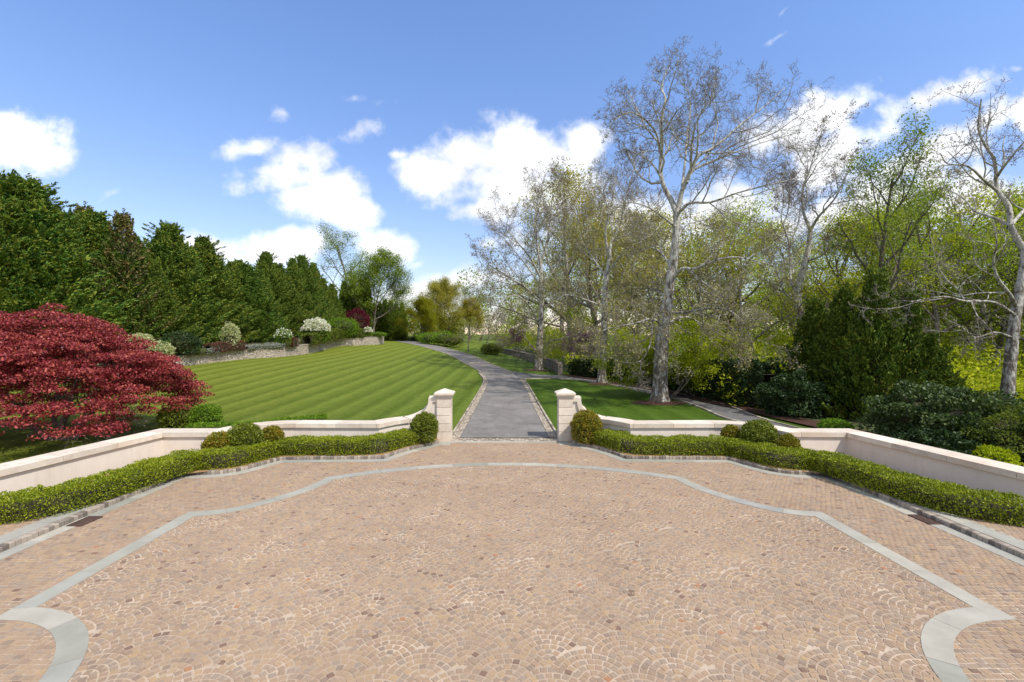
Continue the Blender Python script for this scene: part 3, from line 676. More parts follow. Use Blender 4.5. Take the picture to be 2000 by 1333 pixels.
b = MB(); wp = Path(catmull([(p[0]+.4, p[1]+.4) for p in hb] + [(17.0,17.0),(18.5,8.0),(19.5,-10)], 6)); ribbon(b, wp, 1.2, -70, hz(.05), 2.0, 30); 
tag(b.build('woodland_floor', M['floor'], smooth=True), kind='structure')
b = MB(); ribbon(b, wp, 1.6, .2, hz(.08), 1.0, 2); tag(b.build('mulch_strip', M['mulch'], smooth=True), kind='structure')

# ------------------------------------------------------------------ leaves and trees
def leaves(C, size, D=None, aspect=.55, flat=0.0, spread=1.0):
    """diamond leaves at C; D = preferred axis; flat>0 keeps faces looking up"""
    n = len(C); r = rng.normal(size=(n,3))
    if D is not None: r = D + r*spread
    u = r/np.linalg.norm(r, axis=1, keepdims=True)
    w = rng.normal(size=(n,3)); 
    if flat: w = w*(1-flat) + np.array([0,0,1.0])*flat*2
    if flat: v = np.cross(w, u)
    else: v = np.cross(u, w)
    v /= np.maximum(np.linalg.norm(v, axis=1, keepdims=True), 1e-6)
    s = (size*rng.uniform(.65, 1.35, n))[:,None]*.5
    V = np.stack([C-u*s, C+v*s*aspect, C+u*s, C-v*s*aspect], 1)
    return V.reshape(-1,3), np.arange(n*4).reshape(-1,4)
def sphere_pts(n, surf=.35):
    d = rng.normal(size=(n,3)); d /= np.linalg.norm(d, axis=1, keepdims=True); return d*(rng.uniform(surf**3, 1, n)**(1/3))[:,None]
class Tree:
    def __init__(s): s.br = {}; s.tips = []; s.tipd = []
    def add(s, pts, rad, sides): s.br.setdefault((len(pts), sides), []).append((pts, rad))
    def mesh(s, want=None):
        b = MB()
        for (n, k), L in s.br.items():
            if want is not None and (k == 3) != want: continue
            P = np.array([[tuple(p) for p in a] for a, _ in L]); R = np.array([r for _, r in L]); m = len(L)
            T = np.gradient(P, axis=1); T /= np.maximum(np.linalg.norm(T, axis=2, keepdims=True), 1e-9)
            ref = np.zeros_like(T); ref[...,0] = 1; mean = T.mean(1, keepdims=True); ref[np.broadcast_to(np.abs(mean[...,0:1]) > .8, T.shape)] = 0
            ref[...,1] = np.where(np.abs(mean[...,0]) > .8, 1, 0)
            A = np.cross(T, ref); A /= np.maximum(np.linalg.norm(A, axis=2, keepdims=True), 1e-9); B = np.cross(T, A)
            ang = np.arange(k)/k*2*PI
            V = P[:,:,None,:] + R[:,:,None,None]*(A[:,:,None,:]*np.cos(ang)[None,None,:,None] + B[:,:,None,:]*np.sin(ang)[None,None,:,None])
            I = np.arange(m*n*k).reshape(m, n, k); J = np.roll(I, -1, axis=2)
            Q = np.stack([I[:,:-1], J[:,:-1], J[:,1:], I[:,1:]], -1).reshape(-1, 4); b.add(V.reshape(-1,3), Q)
        return b
SIDES = (10, 6, 4, 3, 3, 3)
def rv(): return Vector((random.gauss(0,1), random.gauss(0,1), random.gauss(0,1)))
def kids(T, pts, rad, L, lvl, P):
    if lvl >= P['max']:
        T.tips.append(tuple(pts[-1])); T.tips.append(tuple(pts[len(pts)//2])); return
    k = P['kids'][lvl]; st = P['start'][lvl]; ph = random.uniform(0, 6.28); n = len(pts)-1
    for j in range(k):
        t = st+(1-st)*(j+random.random()*.8)/k; f = t*n; i = min(int(f), n-1); a = f-i
        p = pts[i].lerp(pts[i+1], a); tan = (pts[i+1]-pts[i]).normalized(); r = rad[i]*(1-a)+rad[i+1]*a
        ph += 2.4+random.uniform(-.5,.5); pr = tan.orthogonal().normalized(); pr2 = tan.cross(pr); side = pr*math.cos(ph)+pr2*math.sin(ph)
        ang = math.radians(P['ang'][lvl]+random.uniform(-14,14)); d = (tan*math.cos(ang)+side*math.sin(ang)).normalized()
        cl = L*P['lr'][lvl]*(1.15-.6*t)*random.uniform(.7,1.25)
        grow(T, p, d, cl, max(min(r*.62, cl*P['rl']), P['rmin']), lvl+1, P)
def grow(T, p, d, L, r, lvl, P):
    n = P['seg'][lvl]; pts = [p.copy()]; rad = [r]; w = P['wig'][lvl]; up = P['up'][lvl]
    for i in range(n):
        d = (d + rv()*w + Vector((0,0,up))).normalized(); p = p+d*(L/n); pts.append(p); rad.append(max(r*(1-(i+1)/n*.72), P['rmin']*.6))
    T.add(pts, rad, SIDES[lvl]); kids(T, pts, rad, L, lvl, P)
def limb(T, pts, r0, r1, P, lvl=0, spawn=True, sides=None, sub=3):
    jw = (Vector(tuple(pts[-1]))-Vector(tuple(pts[0]))).length*.016; pts = [pts[0]]+[tuple(Vector(tuple(p))+rv()*jw) for p in pts[1:]]
    pts = [Vector(tuple(p)) for p in catmull([tuple(q) for q in pts], sub)]; n = len(pts)
    rad = [r0+(r1-r0)*(i/(n-1))**.8 for i in range(n)]; T.add(pts, rad, sides or SIDES[lvl])
    L = sum((pts[i+1]-pts[i]).length for i in range(n-1))
    if spawn: kids(T, pts, rad, L, lvl, P)
def tree_obj(name, label, cat, loc, T, bark, leafM=None, LV=None, group=None, extra=None):
    r = empty(name, loc); tag(r, label, cat, group); T.mesh(False).build('trunk', bark, r, True); T.mesh(True).build('twigs', M['twig2'], r)
    if LV is not None: mk('crown', LV[0], LV[1], leafM, r)
    if extra: mk(extra[0], extra[1][0], extra[1][1], extra[2], r)
    return r
SYC = dict(max=4, kids=(10,7,6,4), start=(.22,.15,.12,.10), ang=(52,50,48,45), lr=(.46,.50,.50,.52), rl=.022, rmin=.009, seg=(8,6,5,4,3), wig=(.10,.20,.24,.26,.28), up=(.05,.10,.09,.05,.03))
def traced(D, base, trunk, limbs, r0, P, dd=0.0):
    """tree whose main limbs follow sight lines at given depths; coordinates relative to the base"""
    bx = W(base[0], D); bz = H(bx, D); T = Tree()
    def c(q): Y = D+(q[2] if len(q) > 2 else 0); return (W(q[0], Y)-bx, Y-D, zt(q[1], Y)-bz)
    tr = [c(q) for q in trunk]; tr[0] = (0, 0, -.1)
    n = len(tr)
    pts = [Vector(tuple(p)) for p in catmull(tr, 4)]; m = len(pts); rad = [r0*(1-.62*(i/(m-1)))*(1+.45*math.exp(-pts[i].z/.45)) for i in range(m)]
    rad = [r*(1+random.uniform(-.05,.05)) for r in rad]
    T.add(pts, rad, 14)
    for L in limbs:
        q = [c(x) for x in L['p']]; limb(T, q, L['r'], L.get('e', .018), {**P, **L.get('P', {})}, 0)
    return T, (bx, D, bz)
def tipleaves(T, n, size, rad, zmin=-1, zmax=99, frac=1.0, flat=.5):
    C = np.array([t for t in T.tips if zmin < t[2] < zmax and random.random() < frac])
    if len(C) == 0: return None
    C = np.repeat(C, n, axis=0); C = C+rng.normal(0, rad, C.shape)*np.array([1,1,.8]); return leaves(C, size, flat=flat)

print('building sycamores')
# great sycamore beside the side lane
T, loc = traced(30, (1288,785), [(1288,785),(1290,720),(1294,655),(1300,610),(1307,565),(1315,510),(1320,460),(1322,408)], [
    dict(p=[(1321,415),(1313,388,.3),(1300,362,.5),(1289,330,.6),(1289,285,.2),(1293,240,-.2),(1296,190,-.4),(1299,168,-.2),(1306,128,0)], r=.20, e=.03),
    dict(p=[(1289,300,.5),(1278,262,.1),(1252,232,-.8),(1222,222,-1.4),(1190,245,-2)], r=.09),
    dict(p=[(1290,345,.5),(1268,318,1.2),(1245,300,2),(1215,292,2.8)], r=.08),
    dict(p=[(1324,412),(1332,375,-.4),(1346,338,-1),(1372,303,-1.4),(1405,275,-1.6),(1450,243,-1.4),(1490,205,-1),(1528,178,-.5)], r=.17),
    dict(p=[(1340,358,-.6),(1362,330,.8),(1386,312,1.5),(1414,308,2.0),(1445,290,2.4),(1500,280,3),(1560,262,3.5)], r=.12),
    dict(p=[(1350,335,-1),(1352,290,-1.8),(1362,240,-2.4),(1382,200,-2.8),(1396,165,-3)], r=.10),
    dict(p=[(1332,372,-.4),(1338,320,1),(1340,260,2),(1352,205,2.8),(1350,165,3)], r=.10),
    dict(p=[(1322,420),(1345,398,-1),(1385,388,-2),(1440,378,-2.8),(1500,358,-3.2),(1560,350,-3)], r=.11),
    dict(p=[(1321,445),(1295,425,-1),(1262,402,-2),(1235,392,-2.6),(1200,390,-3)], r=.09),
    dict(p=[(1318,470),(1345,440,1.5),(1380,425,2.6),(1430,420,3.5)], r=.08),
    dict(p=[(1312,548),(1332,528,-.8),(1365,519,-1.8),(1405,513,-2.8),(1438,500,-3.2),(1480,510,-3.4),(1530,525,-3.2)], r=.13),
    dict(p=[(1302,612),(1340,607,-1),(1380,602,-2),(1420,610,-3),(1455,640,-3.5),(1475,690,-3.6)], r=.11, P=dict(up=(-.02,-.03,-.03,-.02,0))),
    dict(p=[(1300,632),(1345,625,.5),(1385,640,1),(1420,668,1.4),(1440,705,1.5)], r=.08, P=dict(up=(-.02,-.05,-.03,-.02,0))),
    dict(p=[(1296,640),(1270,628,-1),(1235,632,-2),(1195,642,-2.6),(1150,650,-3)], r=.09, P=dict(up=(0,.0,0,0,0))),
    dict(p=[(1290,622),(1278,610,-.8),(1272,636,-1.6),(1268,668,-2),(1257,702,-2.2),(1235,708,-2.4),(1200,712,-2.5)], r=.085, P=dict(up=(0,-.02,0,0,0))),
    dict(p=[(1306,590),(1282,570,1),(1250,560,1.8),(1215,575,2.4)], r=.08),
    dict(p=[(1310,520),(1290,495,2),(1262,480,3.4),(1225,470,4)], r=.08)], .50, SYC)
b1 = tipleaves(T, 1, .12, .12, 2.2, 11.5, .6); b2 = tipleaves(T, 1, .07, .04, 11.5, 40, .12)
tree_obj('sycamore_tree', 'tallest bare sycamore with mottled pale trunk in a mulch ring right of the driveway', 'tree', loc, T, M['bark_pale'], M['bud'], b1, 'sycamores by the lane', ('seed_balls', b2, M['twigbud']))
sheet('mulch_ring', ringpoly(loc[0]-.2, loc[1]-.3, 1.75, 1.1), M['mulch'], .02, .5, .10)
P2 = {**SYC, 'kids': (9,7,6,4)}
T, loc = traced(42, (1175,750), [(1175,750),(1177,700),(1180,640),(1182,585),(1185,540),(1190,505)], [
    dict(p=[(1189,512),(1200,470,.5),(1212,430,1),(1228,385,1.2),(1240,330,1),(1238,270,1)], r=.17),
    dict(p=[(1190,508),(1182,460,-.6),(1178,410,-1),(1170,365,-1.4),(1160,335,-1.5)], r=.15),
    dict(p=[(1200,470,.5),(1196,420,2),(1200,370,3),(1205,320,3)], r=.10),
    dict(p=[(1182,600),(1150,588,-1),(1118,578,-2),(1092,578,-2.6),(1072,600,-3)], r=.11),
    dict(p=[(1183,575),(1215,560,1),(1250,565,2),(1280,585,2.4)], r=.09),
    dict(p=[(1181,620),(1210,605,-1),(1245,600,-2),(1262,620,-2.4)], r=.08),
    dict(p=[(1180,650),(1150,640,-1.4),(1110,655,-2.4),(1070,672,-3)], r=.08, P=dict(up=(0,-.03,0,0,0))),
    dict(p=[(1186,545),(1160,510,1),(1140,470,2),(1125,430,2.6)], r=.10),
    dict(p=[(1188,530),(1215,500,-1.5),(1245,470,-2.6),(1265,430,-3)], r=.10)], .40, P2)
tree_obj('sycamore_tree', 'slimmer sycamore with blue-grey trunk, second from the right along the small lawn', 'tree', loc, T, M['bark_pale'], M['bud'], tipleaves(T, 1, .16, .15, 1, 17, .6), 'sycamores by the lane')
sheet('mulch_ring', ringpoly(loc[0]+.2, loc[1]-.3, 1.5, 1.0), M['mulch'], .02, .5, .10)
T, loc = traced(55.5, (1052,728), [(1052,728),(1053,690),(1056,640),(1058,590),(1057,545),(1056,505)], [
    dict(p=[(1056,515),(1050,470,.5),(1046,425,1),(1050,380,1.2),(1062,338,1)], r=.18),
    dict(p=[(1057,515),(1068,475,-.5),(1076,430,-1),(1080,385,-1.4),(1088,352,-1.5)], r=.16),
    dict(p=[(1054,540),(1035,505,-1),(1010,475,-2),(985,440,-2.4),(968,405,-2.6)], r=.15),
    dict(p=[(1056,560),(1030,520,1),(1008,495,2),(985,470,3),(950,450,3)], r=.12),
    dict(p=[(1055,590),(1025,560,-1.4),(990,545,-2.4),(955,530,-3),(925,505,-3)], r=.13),
    dict(p=[(1054,640),(1035,600,-2),(1005,580,-3),(975,590,-3.6),(945,580,-4)], r=.11),
    dict(p=[(1052,690),(1035,670,-1),(1010,645,-2),(985,630,-2.4),(960,640,-3)], r=.10, P=dict(up=(0,0,0,0,0))),
    dict(p=[(1058,560),(1085,530,1),(1105,490,1.5),(1118,440,1.6),(1125,400,1.5)], r=.12),
    dict(p=[(1057,610),(1085,585,-1),(1110,580,-1.6),(1140,595,-2)], r=.09)], .48, P2)
tree_obj('sycamore_tree', 'bare spreading sycamore in front of the curved stone wall', 'tree', loc, T, M['bark_pale'], M['twigbud'], tipleaves(T, 1, .13, .12, 1, 30, .5), 'sycamores by the lane')
sheet('mulch_ring', ringpoly(loc[0], loc[1]-.3, 2.0, 1.3), M['mulch'], .02, .5, .10)
T, loc = traced(37, (1574,745), [(1574,745),(1572,690),(1568,640),(1558,590),(1564,545),(1573,512),(1580,480),(1583,445)], [
    dict(p=[(1583,450),(1574,415,.5),(1570,370,1),(1575,330,1),(1592,290,1),(1612,255,.6)], r=.14),
    dict(p=[(1583,450),(1600,420,-1),(1628,395,-1.6),(1648,350,-2),(1670,310,-2.2)], r=.13),
    dict(p=[(1562,580),(1548,550,1),(1548,515,1.6),(1538,470,2),(1525,430,2),(1528,390,2),(1520,350,2)], r=.13),
    dict(p=[(1530,440,2),(1540,400,2.4),(1540,350,2.6)], r=.08),
    dict(p=[(1575,510),(1600,500,-1),(1625,482,-1.6),(1655,468,-2),(1690,470,-2.4)], r=.11),
    dict(p=[(1564,595),(1540,575,-1),(1520,540,-1.6),(1512,500,-2),(1500,475,-2)], r=.10),
    dict(p=[(1570,640),(1595,622,-1),(1630,615,-1.8),(1660,620,-2)], r=.07)], .42, P2)
tree_obj('sycamore_tree', 'white-limbed forked bare tree rising behind the dark evergreens left side', 'tree', loc, T, M['bark_pale'], M['twigbud'], tipleaves(T, 1, .12, .12, 1, 30, .4), 'sycamores by the lane')
T, loc = traced(23, (1962,815), [(1962,815),(1968,760),(1975,690),(1982,625),(1993,560),(2001,500),(1985,465),(1972,437)], [
    dict(p=[(1973,440),(1958,405,.3),(1945,375,.5),(1942,335,.5),(1938,308,.3),(1920,284,0),(1908,250,-.3),(1905,205,-.3)], r=.13, e=.03),
    dict(p=[(1944,350,.5),(1960,325,-.5),(1985,295,-1),(2010,262,-1.4)], r=.08),
    dict(p=[(1946,372,.5),(1915,358,-1),(1885,330,-1.6),(1860,318,-2),(1840,300,-2)], r=.08),
    dict(p=[(1973,440),(1940,425,1),(1905,412,2),(1880,385,2.6),(1850,370,3)], r=.09),
    dict(p=[(1985,600),(1970,570,-.6),(1948,545,-1),(1942,510,-1.2),(1945,470,-1.5),(1935,430,-1.6)], r=.10),
    dict(p=[(1985,618),(1940,600,-1),(1890,590,-1.8),(1830,580,-2.4),(1770,578,-3)], r=.075, P=dict(up=(0,0,0,0,0))),
    dict(p=[(1990,570),(2020,540,1),(2060,490,1.5),(2080,420,1.5)], r=.12),
    dict(p=[(1970,445),(2000,410,1.5),(2030,370,2),(2050,320,2)], r=.10),
    dict(p=[(1978,660),(1950,650,-1),(1905,655,-1.8),(1870,640,-2)], r=.055)], .29, {**P2, 'kids': (6,5,5,3)})
tree_obj('sycamore_tree', 'bare tree with leaning bluish-white trunk at the right edge of the photo', 'tree', loc, T, M['bark_pale'], M['twigbud'], tipleaves(T, 1, .07, .08, 1, 30, .3), 'sycamores by the lane')

# ---- leafy tree prototypes
print('building wood')
def wood_tree(h, seed, P, spread=.5, leafn=9, size=.16, rad=.42, lean=.08, nl=8, first=.25, flat=.6, ar=0.0):
    random.seed(seed); T = Tree(); n = 7; pts = [Vector((0,0,-.2))]; d = Vector((0,0,1)); p = pts[0].copy()
    for i in range(n): d = (d+rv()*lean+Vector((0,0,.15))).normalized(); p = p+d*(h*.86/n); pts.append(p)
    r0 = h*.016; rad_ = [r0*(1-.8*i/n)*(1+.3*math.exp(-i*2)) for i in range(n+1)]; T.add(pts, rad_, 8)
    ph = random.uniform(0,6)
    for j in range(nl):
        t = first+(1-first)*(j+.3)/nl; f = t*n; i = min(int(f), n-1); q = pts[i].lerp(pts[i+1], f-i); ph += 2.4
        ang = math.radians(68-38*t+random.uniform(-10,10)); dd = Vector((math.sin(ang)*math.cos(ph), math.sin(ang)*math.sin(ph), math.cos(ang)))
        grow(T, q, dd, h*spread*(1.05-.55*abs(t-.35)-.25*t)*random.uniform(.85,1.15), rad_[i]*.6, 1, P)
    return T, tipleaves(T, leafn, size, rad, flat=flat) if leafn else None
WP = dict(max=3, kids=(0,6,6,0), start=(.2,.25,.15,.1), ang=(50,48,45,40), lr=(.5,.46,.46,.45), rl=.02, rmin=.012, seg=(6,6,4,3,3), wig=(.1,.15,.18,.2,.2), up=(.1,.07,.05,.03,0))
WPd = {**WP, 'kids': (0,8,7,0)}
WPb = {**WP, 'max': 4, 'kids': (0,6,5,5)}
protos = {}
def proto(key, name, T, LV, bark, leaf):
    r = empty(name, (0,0,0)); T.mesh().build('trunk', bark, r, True)
    if LV is not None: mk('crown', LV[0], LV[1], leaf, r)
    protos[key] = [r, False]
for i, (sd_, hh) in enumerate(((11,17),(12,15),(13,18))):
    T, LV = wood_tree(hh, sd_, WPd, .52, 10, .19, .42); proto('leafy%d' % i, 'spring_tree', T, LV, M['bark'], M['wood1'])
for i, (sd_, hh) in enumerate(((21,17),(22,16))):
    T, LV = wood_tree(hh, sd_, WPd, .52, 11, .17, .42, flat=.6); proto('olive%d' % i, 'budding_tree', T, LV, M['bark_grey'], M['wood2'])
for i, (sd_, hh) in enumerate(((31,18),(32,16))):
    T, LV = wood_tree(hh, sd_, WPb, .52, 2, .15, .18); proto('bare%d' % i, 'bare_tree', T, LV, M['bark_grey'], M['bud'])
T, LV = wood_tree(13, 41, WPd, .62, 40, .22, .60, first=.15, nl=13); proto('gold', 'rounded_tree', T, LV, M['bark'], M['gold'])
T, LV = wood_tree(9, 42, WPd, .60, 22, .16, .35, first=.15, nl=10); proto('redbud', 'redbud_tree', T, LV, M['bark'], M['redbud'])
T, LV = wood_tree(16, 43, WPd, .62, 34, .26, .65, first=.12, nl=14); proto('dense', 'broad_tree', T, LV, M['bark'], M['wood2'])
T, LV = wood_tree(18, 44, WP, .40, 18, .15, .40, first=.4, nl=9); proto('tall', 'tall_tree', T, LV, M['bark'], M['garden'])
T, LV = wood_tree(16, 45, WPd, .62, 28, .24, .55, first=.18, nl=13); proto('broadg', 'broad_tree', T, LV, M['bark'], M['garden'])
def put(key, px, Y, h, label, cat='tree', group=None, rz=None, base_h={'leafy0':17,'leafy1':15,'leafy2':18,'olive0':17,'olive1':16,'bare0':18,'bare1':16,'gold':13,'redbud':9,'dense':16,'tall':18,'broadg':16}, wide=1.0, dz=0.0):
    pr = protos[key]
    o = copy_tree(pr[0]) if pr[1] else pr[0]; pr[1] = True
    x = W(px, Y); s = h/base_h[key]; o.location = (x, Y, H(x, Y)+dz); o.scale = (s*wide, s*wide, s); o.rotation_euler = (0,0, random.uniform(0,6.28) if rz is None else rz)
    tag(o, label, cat, group); return o
random.seed(99)
GW = 'woodland trees right of the lane'
def top(Y, py): return EYE+(HY-py)/F*Y
wood = [ # key, px, Y, top py, label
 ('tall',1700,33,290,'tall airy dark-limbed tree with small green leaves standing clear of the wood'),
 ('tall',1830,38,350,'airy fork-limbed tree in light leaf just right of the tall dark-limbed one'),
 ('olive0',1120,66,345,None),('bare0',1165,60,330,None),('olive1',1205,56,400,None),
 ('olive0',1300,48,420,None),('olive1',1100,80,430,None),('leafy1',1150,85,440,None),('leafy0',1240,70,430,None),
 ('olive1',1365,44,455,None),('leafy2',1405,50,450,None),('olive0',1450,42,440,None),
 ('leafy2',1600,46,440,None),('leafy0',1650,40,455,None),('leafy1',1740,40,430,None),
 ('leafy2',1800,44,410,None),('leafy1',1930,42,400,None),('leafy2',1990,36,410,None),('olive1',2040,42,380,None),('leafy0',2110,36,380,None),('leafy1',2200,34,360,None),
 ('leafy1',1420,66,430,None),('leafy0',1560,64,440,None),('leafy2',1680,62,430,None),('leafy1',1780,60,420,None),('leafy0',1900,56,410,None),('bare1',1760,50,380,None),('bare1',1950,48,330,None),
 ('leafy0',1320,78,460,None),('olive1',1220,90,470,None),('leafy2',1130,105,490,None),('olive0',1060,110,520,None),('leafy1',2000,60,390,None),('leafy2',2250,50,380,None),('leafy0',2400,50,380,None)]
kinds = {'olive':'olive-brown budding tree in the woodland right of the lane','leafy':'fresh green leafy tree in the woodland right of the lane','bare':'thin bare grey tree among the woodland right of the lane'}
for key, px, Y, py, lab in wood:
    o = put(key, px, Y, top(Y, py)-H(W(px,Y),Y), lab or kinds[key.rstrip('012')], 'tree', None if lab else GW, wide=1.0 if key == 'tall' else 1.15)
# lower green layer of the wood
def blobs_leaves(cs, n, size, surf=.55, flat=.6, zs=.8):
    C = []
    for (x, y, z, r) in cs: C.append(sphere_pts(n, surf)*np.array([r, r, r*zs])+np.array([x, y, z]))
    return leaves(np.concatenate(C), size, flat=flat)
cs = []
for k in range(640):
    px = random.uniform(1090, 2350); Y = random.uniform(28, 62); x = W(px, Y)
    if px < 1400 and Y < 50 - (px-1100)*.045: continue
    z = H(x, Y); hh = random.uniform(.3, 1.4+(Y-28)*.27); r = random.uniform(.8, 1.8); cs.append((x, Y, z+hh, r))
for k in range(150):
    px = random.uniform(985, 1180); Y = random.uniform(max(62, 96-(px-975)*.32)+2, 120); x = W(px, Y); cs.append((x, Y, H(x, Y)+random.uniform(.4, 4.5), random.uniform(1.0, 2.0)))
LV = blobs_leaves(cs, 190, .26); tag(mk('woodland_undergrowth', LV[0], LV[1], M['wood1']), 'mass of fresh green saplings and brush filling the woodland below the crowns', 'undergrowth', kind='stuff')
# distant woodland at the horizon
cs = []
for k in range(560):
    x = random.uniform(-150, 210); Y = random.uniform(150, 190); z = H(x, Y)
    hm = 21 if x > -12 else 9
    cs.append((x, Y, z+random.uniform(0, hm), random.uniform(2.2, 4.2)))
for k in range(300):
    Y = random.uniform(20, 150); x = 60+random.uniform(0, 45)+max(0,(40-Y))*.2; cs.append((x, Y, H(x, Y)+random.uniform(0, 15), random.uniform(2, 4)))
LV = blobs_leaves(cs, 170, .8, .6); tag(mk('distant_woodland', LV[0], LV[1], M['garden']), 'distant olive-green woodland closing the view behind the lawns and garden', 'woodland', kind='stuff')

# lime tree-shrub under the great sycamore
random.seed(5); T = Tree(); PS = dict(max=3, kids=(7,7,5,0), start=(.3,.2,.15,.1), ang=(45,48,45,40), lr=(.55,.5,.5,.45), rl=.015, rmin=.008, seg=(6,5,4,3), wig=(.1,.18,.2,.2), up=(.03,.02,.0,0))
for k in range(8):
    a = k*.79; e = Vector((math.cos(a)*1.1+.2, abs(math.sin(a))*.9+.15, 1)).normalized(); grow(T, Vector((math.cos(a)*.12, math.sin(a)*.12, -.05)), e, random.uniform(3.8,5.4), .05, 0, PS)
Y = 29.0; X = W(1322, Y)
tree_obj('spring_shrub', 'bright lime-green multi-stemmed small tree in front of the big sycamore lane', 'shrub', (X+.2, Y+2.2, H(X, Y)), T, M['bark'], M['lime_leaf'], tipleaves(T, 14, .12, .22, .7, flat=.6))

# ---- conifers
print('conifers')
def conifer(h, rb, seed, ncl=420, per=80, size=.30, col=.95, up=.55, prof=.8, crad=.55, rough=(.62,1.08), zs_=.55, spires=0, asp=.42, spray=0):
    random.seed(seed); rg = np.random.default_rng(seed); T = Tree()
    pts = [Vector((random.uniform(-.1,.1), random.uniform(-.1,.1), h*i/6*.97)) for i in range(7)]; T.add(pts, [h*.016*(1-.9*i/6) for i in range(7)], 6)
    C = []; D = []
    for k in range(ncl):
        t = (k+random.random())/ncl; t = t**.9; z = h*(.02+.97*t); R = rb*(1-t**1.15)**prof*(1+.16*math.sin(t*23+seed)) + .15; a = k*2.39996+random.uniform(-.3,.3)
        f = random.uniform(*rough); rr = R*f; c = np.array([rr*math.cos(a), rr*math.sin(a), z]); out = np.array([math.cos(a), math.sin(a), up*(1+t)])
        cr = crad*(.55+.6*(1-t))*random.uniform(.7,1.3)
        q = sphere_pts(per, .1)*np.array([cr, cr, cr*zs_]); 
        # a spray: droops at the root, lifts at the tip
        q = q+np.array([0,0,1])*((q @ out)/(cr*1.3))[:,None]*cr*.25
        if spray:      # a tapering plume, thick at the root and lifting to a pointed tip
            ln = spray*(1.3-.85*t)*random.uniform(.6,1.35); o2 = np.array([math.cos(a), math.sin(a), random.uniform(.2,.6)+up*t*1.2+2.2*t**4]); o2 /= np.linalg.norm(o2)
            sd2 = np.array([-math.sin(a), math.cos(a), 0]); un = np.cross(sd2, o2); tt = rg.random(per)**.8
            w1 = ln*.34*(1-tt)**.7+.05; q = o2*((tt-.35)*ln)[:,None] + sd2*(rg.normal(0,.6,per)*w1)[:,None] + un*(rg.normal(0,.30,per)*w1)[:,None] + np.array([0,0,1])*(tt**2*ln*.22)[:,None]
            C.append(c+q); D.append(np.broadcast_to(o2+np.array([0,0,.35]), (per,3)))
            if k % 9 == 0: T.add([Vector((0,0,z-.5)), Vector(tuple(c*.5+np.array([0,0,z-.2])*.5)), Vector(tuple(c))], [.05,.035,.015], 3)
            continue
        C.append(c+q); D.append(np.broadcast_to(out, (per,3)))
        if k % 9 == 0 and f > .8: T.add([Vector((0,0,z-.5)), Vector(tuple(c*.5+np.array([0,0,z-.2])*.5)), Vector(tuple(c))], [.05,.035,.015], 3)
    # pointed leader sprays
    for k in range(26):
        a = random.uniform(0,6.28); z = h*random.uniform(.9,1.0); c = np.array([.25*math.cos(a)*(1.02-z/h)*9, .25*math.sin(a)*(1.02-z/h)*9, z]); n2 = 30
        tt = np.linspace(0,1,n2)[:,None]; ax = np.array([math.cos(a)*.5, math.sin(a)*.5, 1.0]); C.append(c+ax*tt*.7+rg.normal(0,.06,(n2,3))); D.append(np.broadcast_to(ax, (n2,3)))
    if spray > 1.5:
        for k in range(95):
            a = random.uniform(0,6.28); t = random.random()**.7*.97; top_ = k < 12
            if top_: t = random.uniform(.86,.99)
            R = rb*(1-t**1.15)**prof*.8; ln = random.uniform(1.3,2.3)*(1-.35*t); o2 = np.array([math.cos(a), math.sin(a), random.uniform(.5,1.1) if not top_ else random.uniform(1.6,3.5)]); o2 /= np.linalg.norm(o2); n2 = 70; tt = rg.random(n2)
            c = np.array([R*math.cos(a), R*math.sin(a), h*t]); w1 = .26*(1-tt)+.03
            C.append(c+o2*(tt*ln)[:,None]+rg.normal(0,1,(n2,3))*(w1*.55)[:,None]); D.append(np.broadcast_to(o2, (n2,3)))
    for k in range(spires):
        a = random.uniform(0,6.28); t0 = random.uniform(.55,.88); rr = rb*(1-t0)**.7*.75; hh2 = h*random.uniform(.12,.2)
        for j in range(16):
            u = j/16; c = np.array([rr*math.cos(a), rr*math.sin(a), h*t0+hh2*u]); w2 = (1-u)*.42+.05; n2 = 80
            q = sphere_pts(n2, .2)*np.array([w2, w2, .22]); C.append(c+q); D.append(np.broadcast_to(np.array([math.cos(a)*.3, math.sin(a)*.3, 1.0]), (n2,3)))
    C = np.concatenate(C); D = np.concatenate(D); D = D/np.linalg.norm(D, axis=1, keepdims=True)
    return T, leaves(C, size, D, asp, 0, .5)
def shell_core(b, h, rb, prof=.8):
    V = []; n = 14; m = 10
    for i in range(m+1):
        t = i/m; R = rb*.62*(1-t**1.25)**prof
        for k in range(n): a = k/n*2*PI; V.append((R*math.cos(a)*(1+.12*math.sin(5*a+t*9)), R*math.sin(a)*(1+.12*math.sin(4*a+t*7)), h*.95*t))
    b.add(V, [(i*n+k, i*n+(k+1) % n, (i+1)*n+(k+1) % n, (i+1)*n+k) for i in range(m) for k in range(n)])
cprot = []
for sd_, hh, rb in ((51,13,3.0),(52,12,2.7),(53,14,3.2)):
    T, LV = conifer(hh, rb, sd_, 560, 165, .23, up=.5, prof=1.0, crad=.72, rough=(.5,1.12), zs_=.34, spires=4, asp=.30, spray=1.7); r = empty('cypress_tree'); T.mesh().build('trunk', M['bark'], r, True)
    b = MB(); b.add(LV[0], LV[1]); b.mark(); shell_core(b, hh, rb); b.build('crown', M['con'], r); cprot.append([r, hh, False])
def bedz(x, Y):
    return H(x, Y)+(1.0 if Y < 50 else 1.45)
random.seed(3)
GC = 'cypress trees in the evergreen screen'
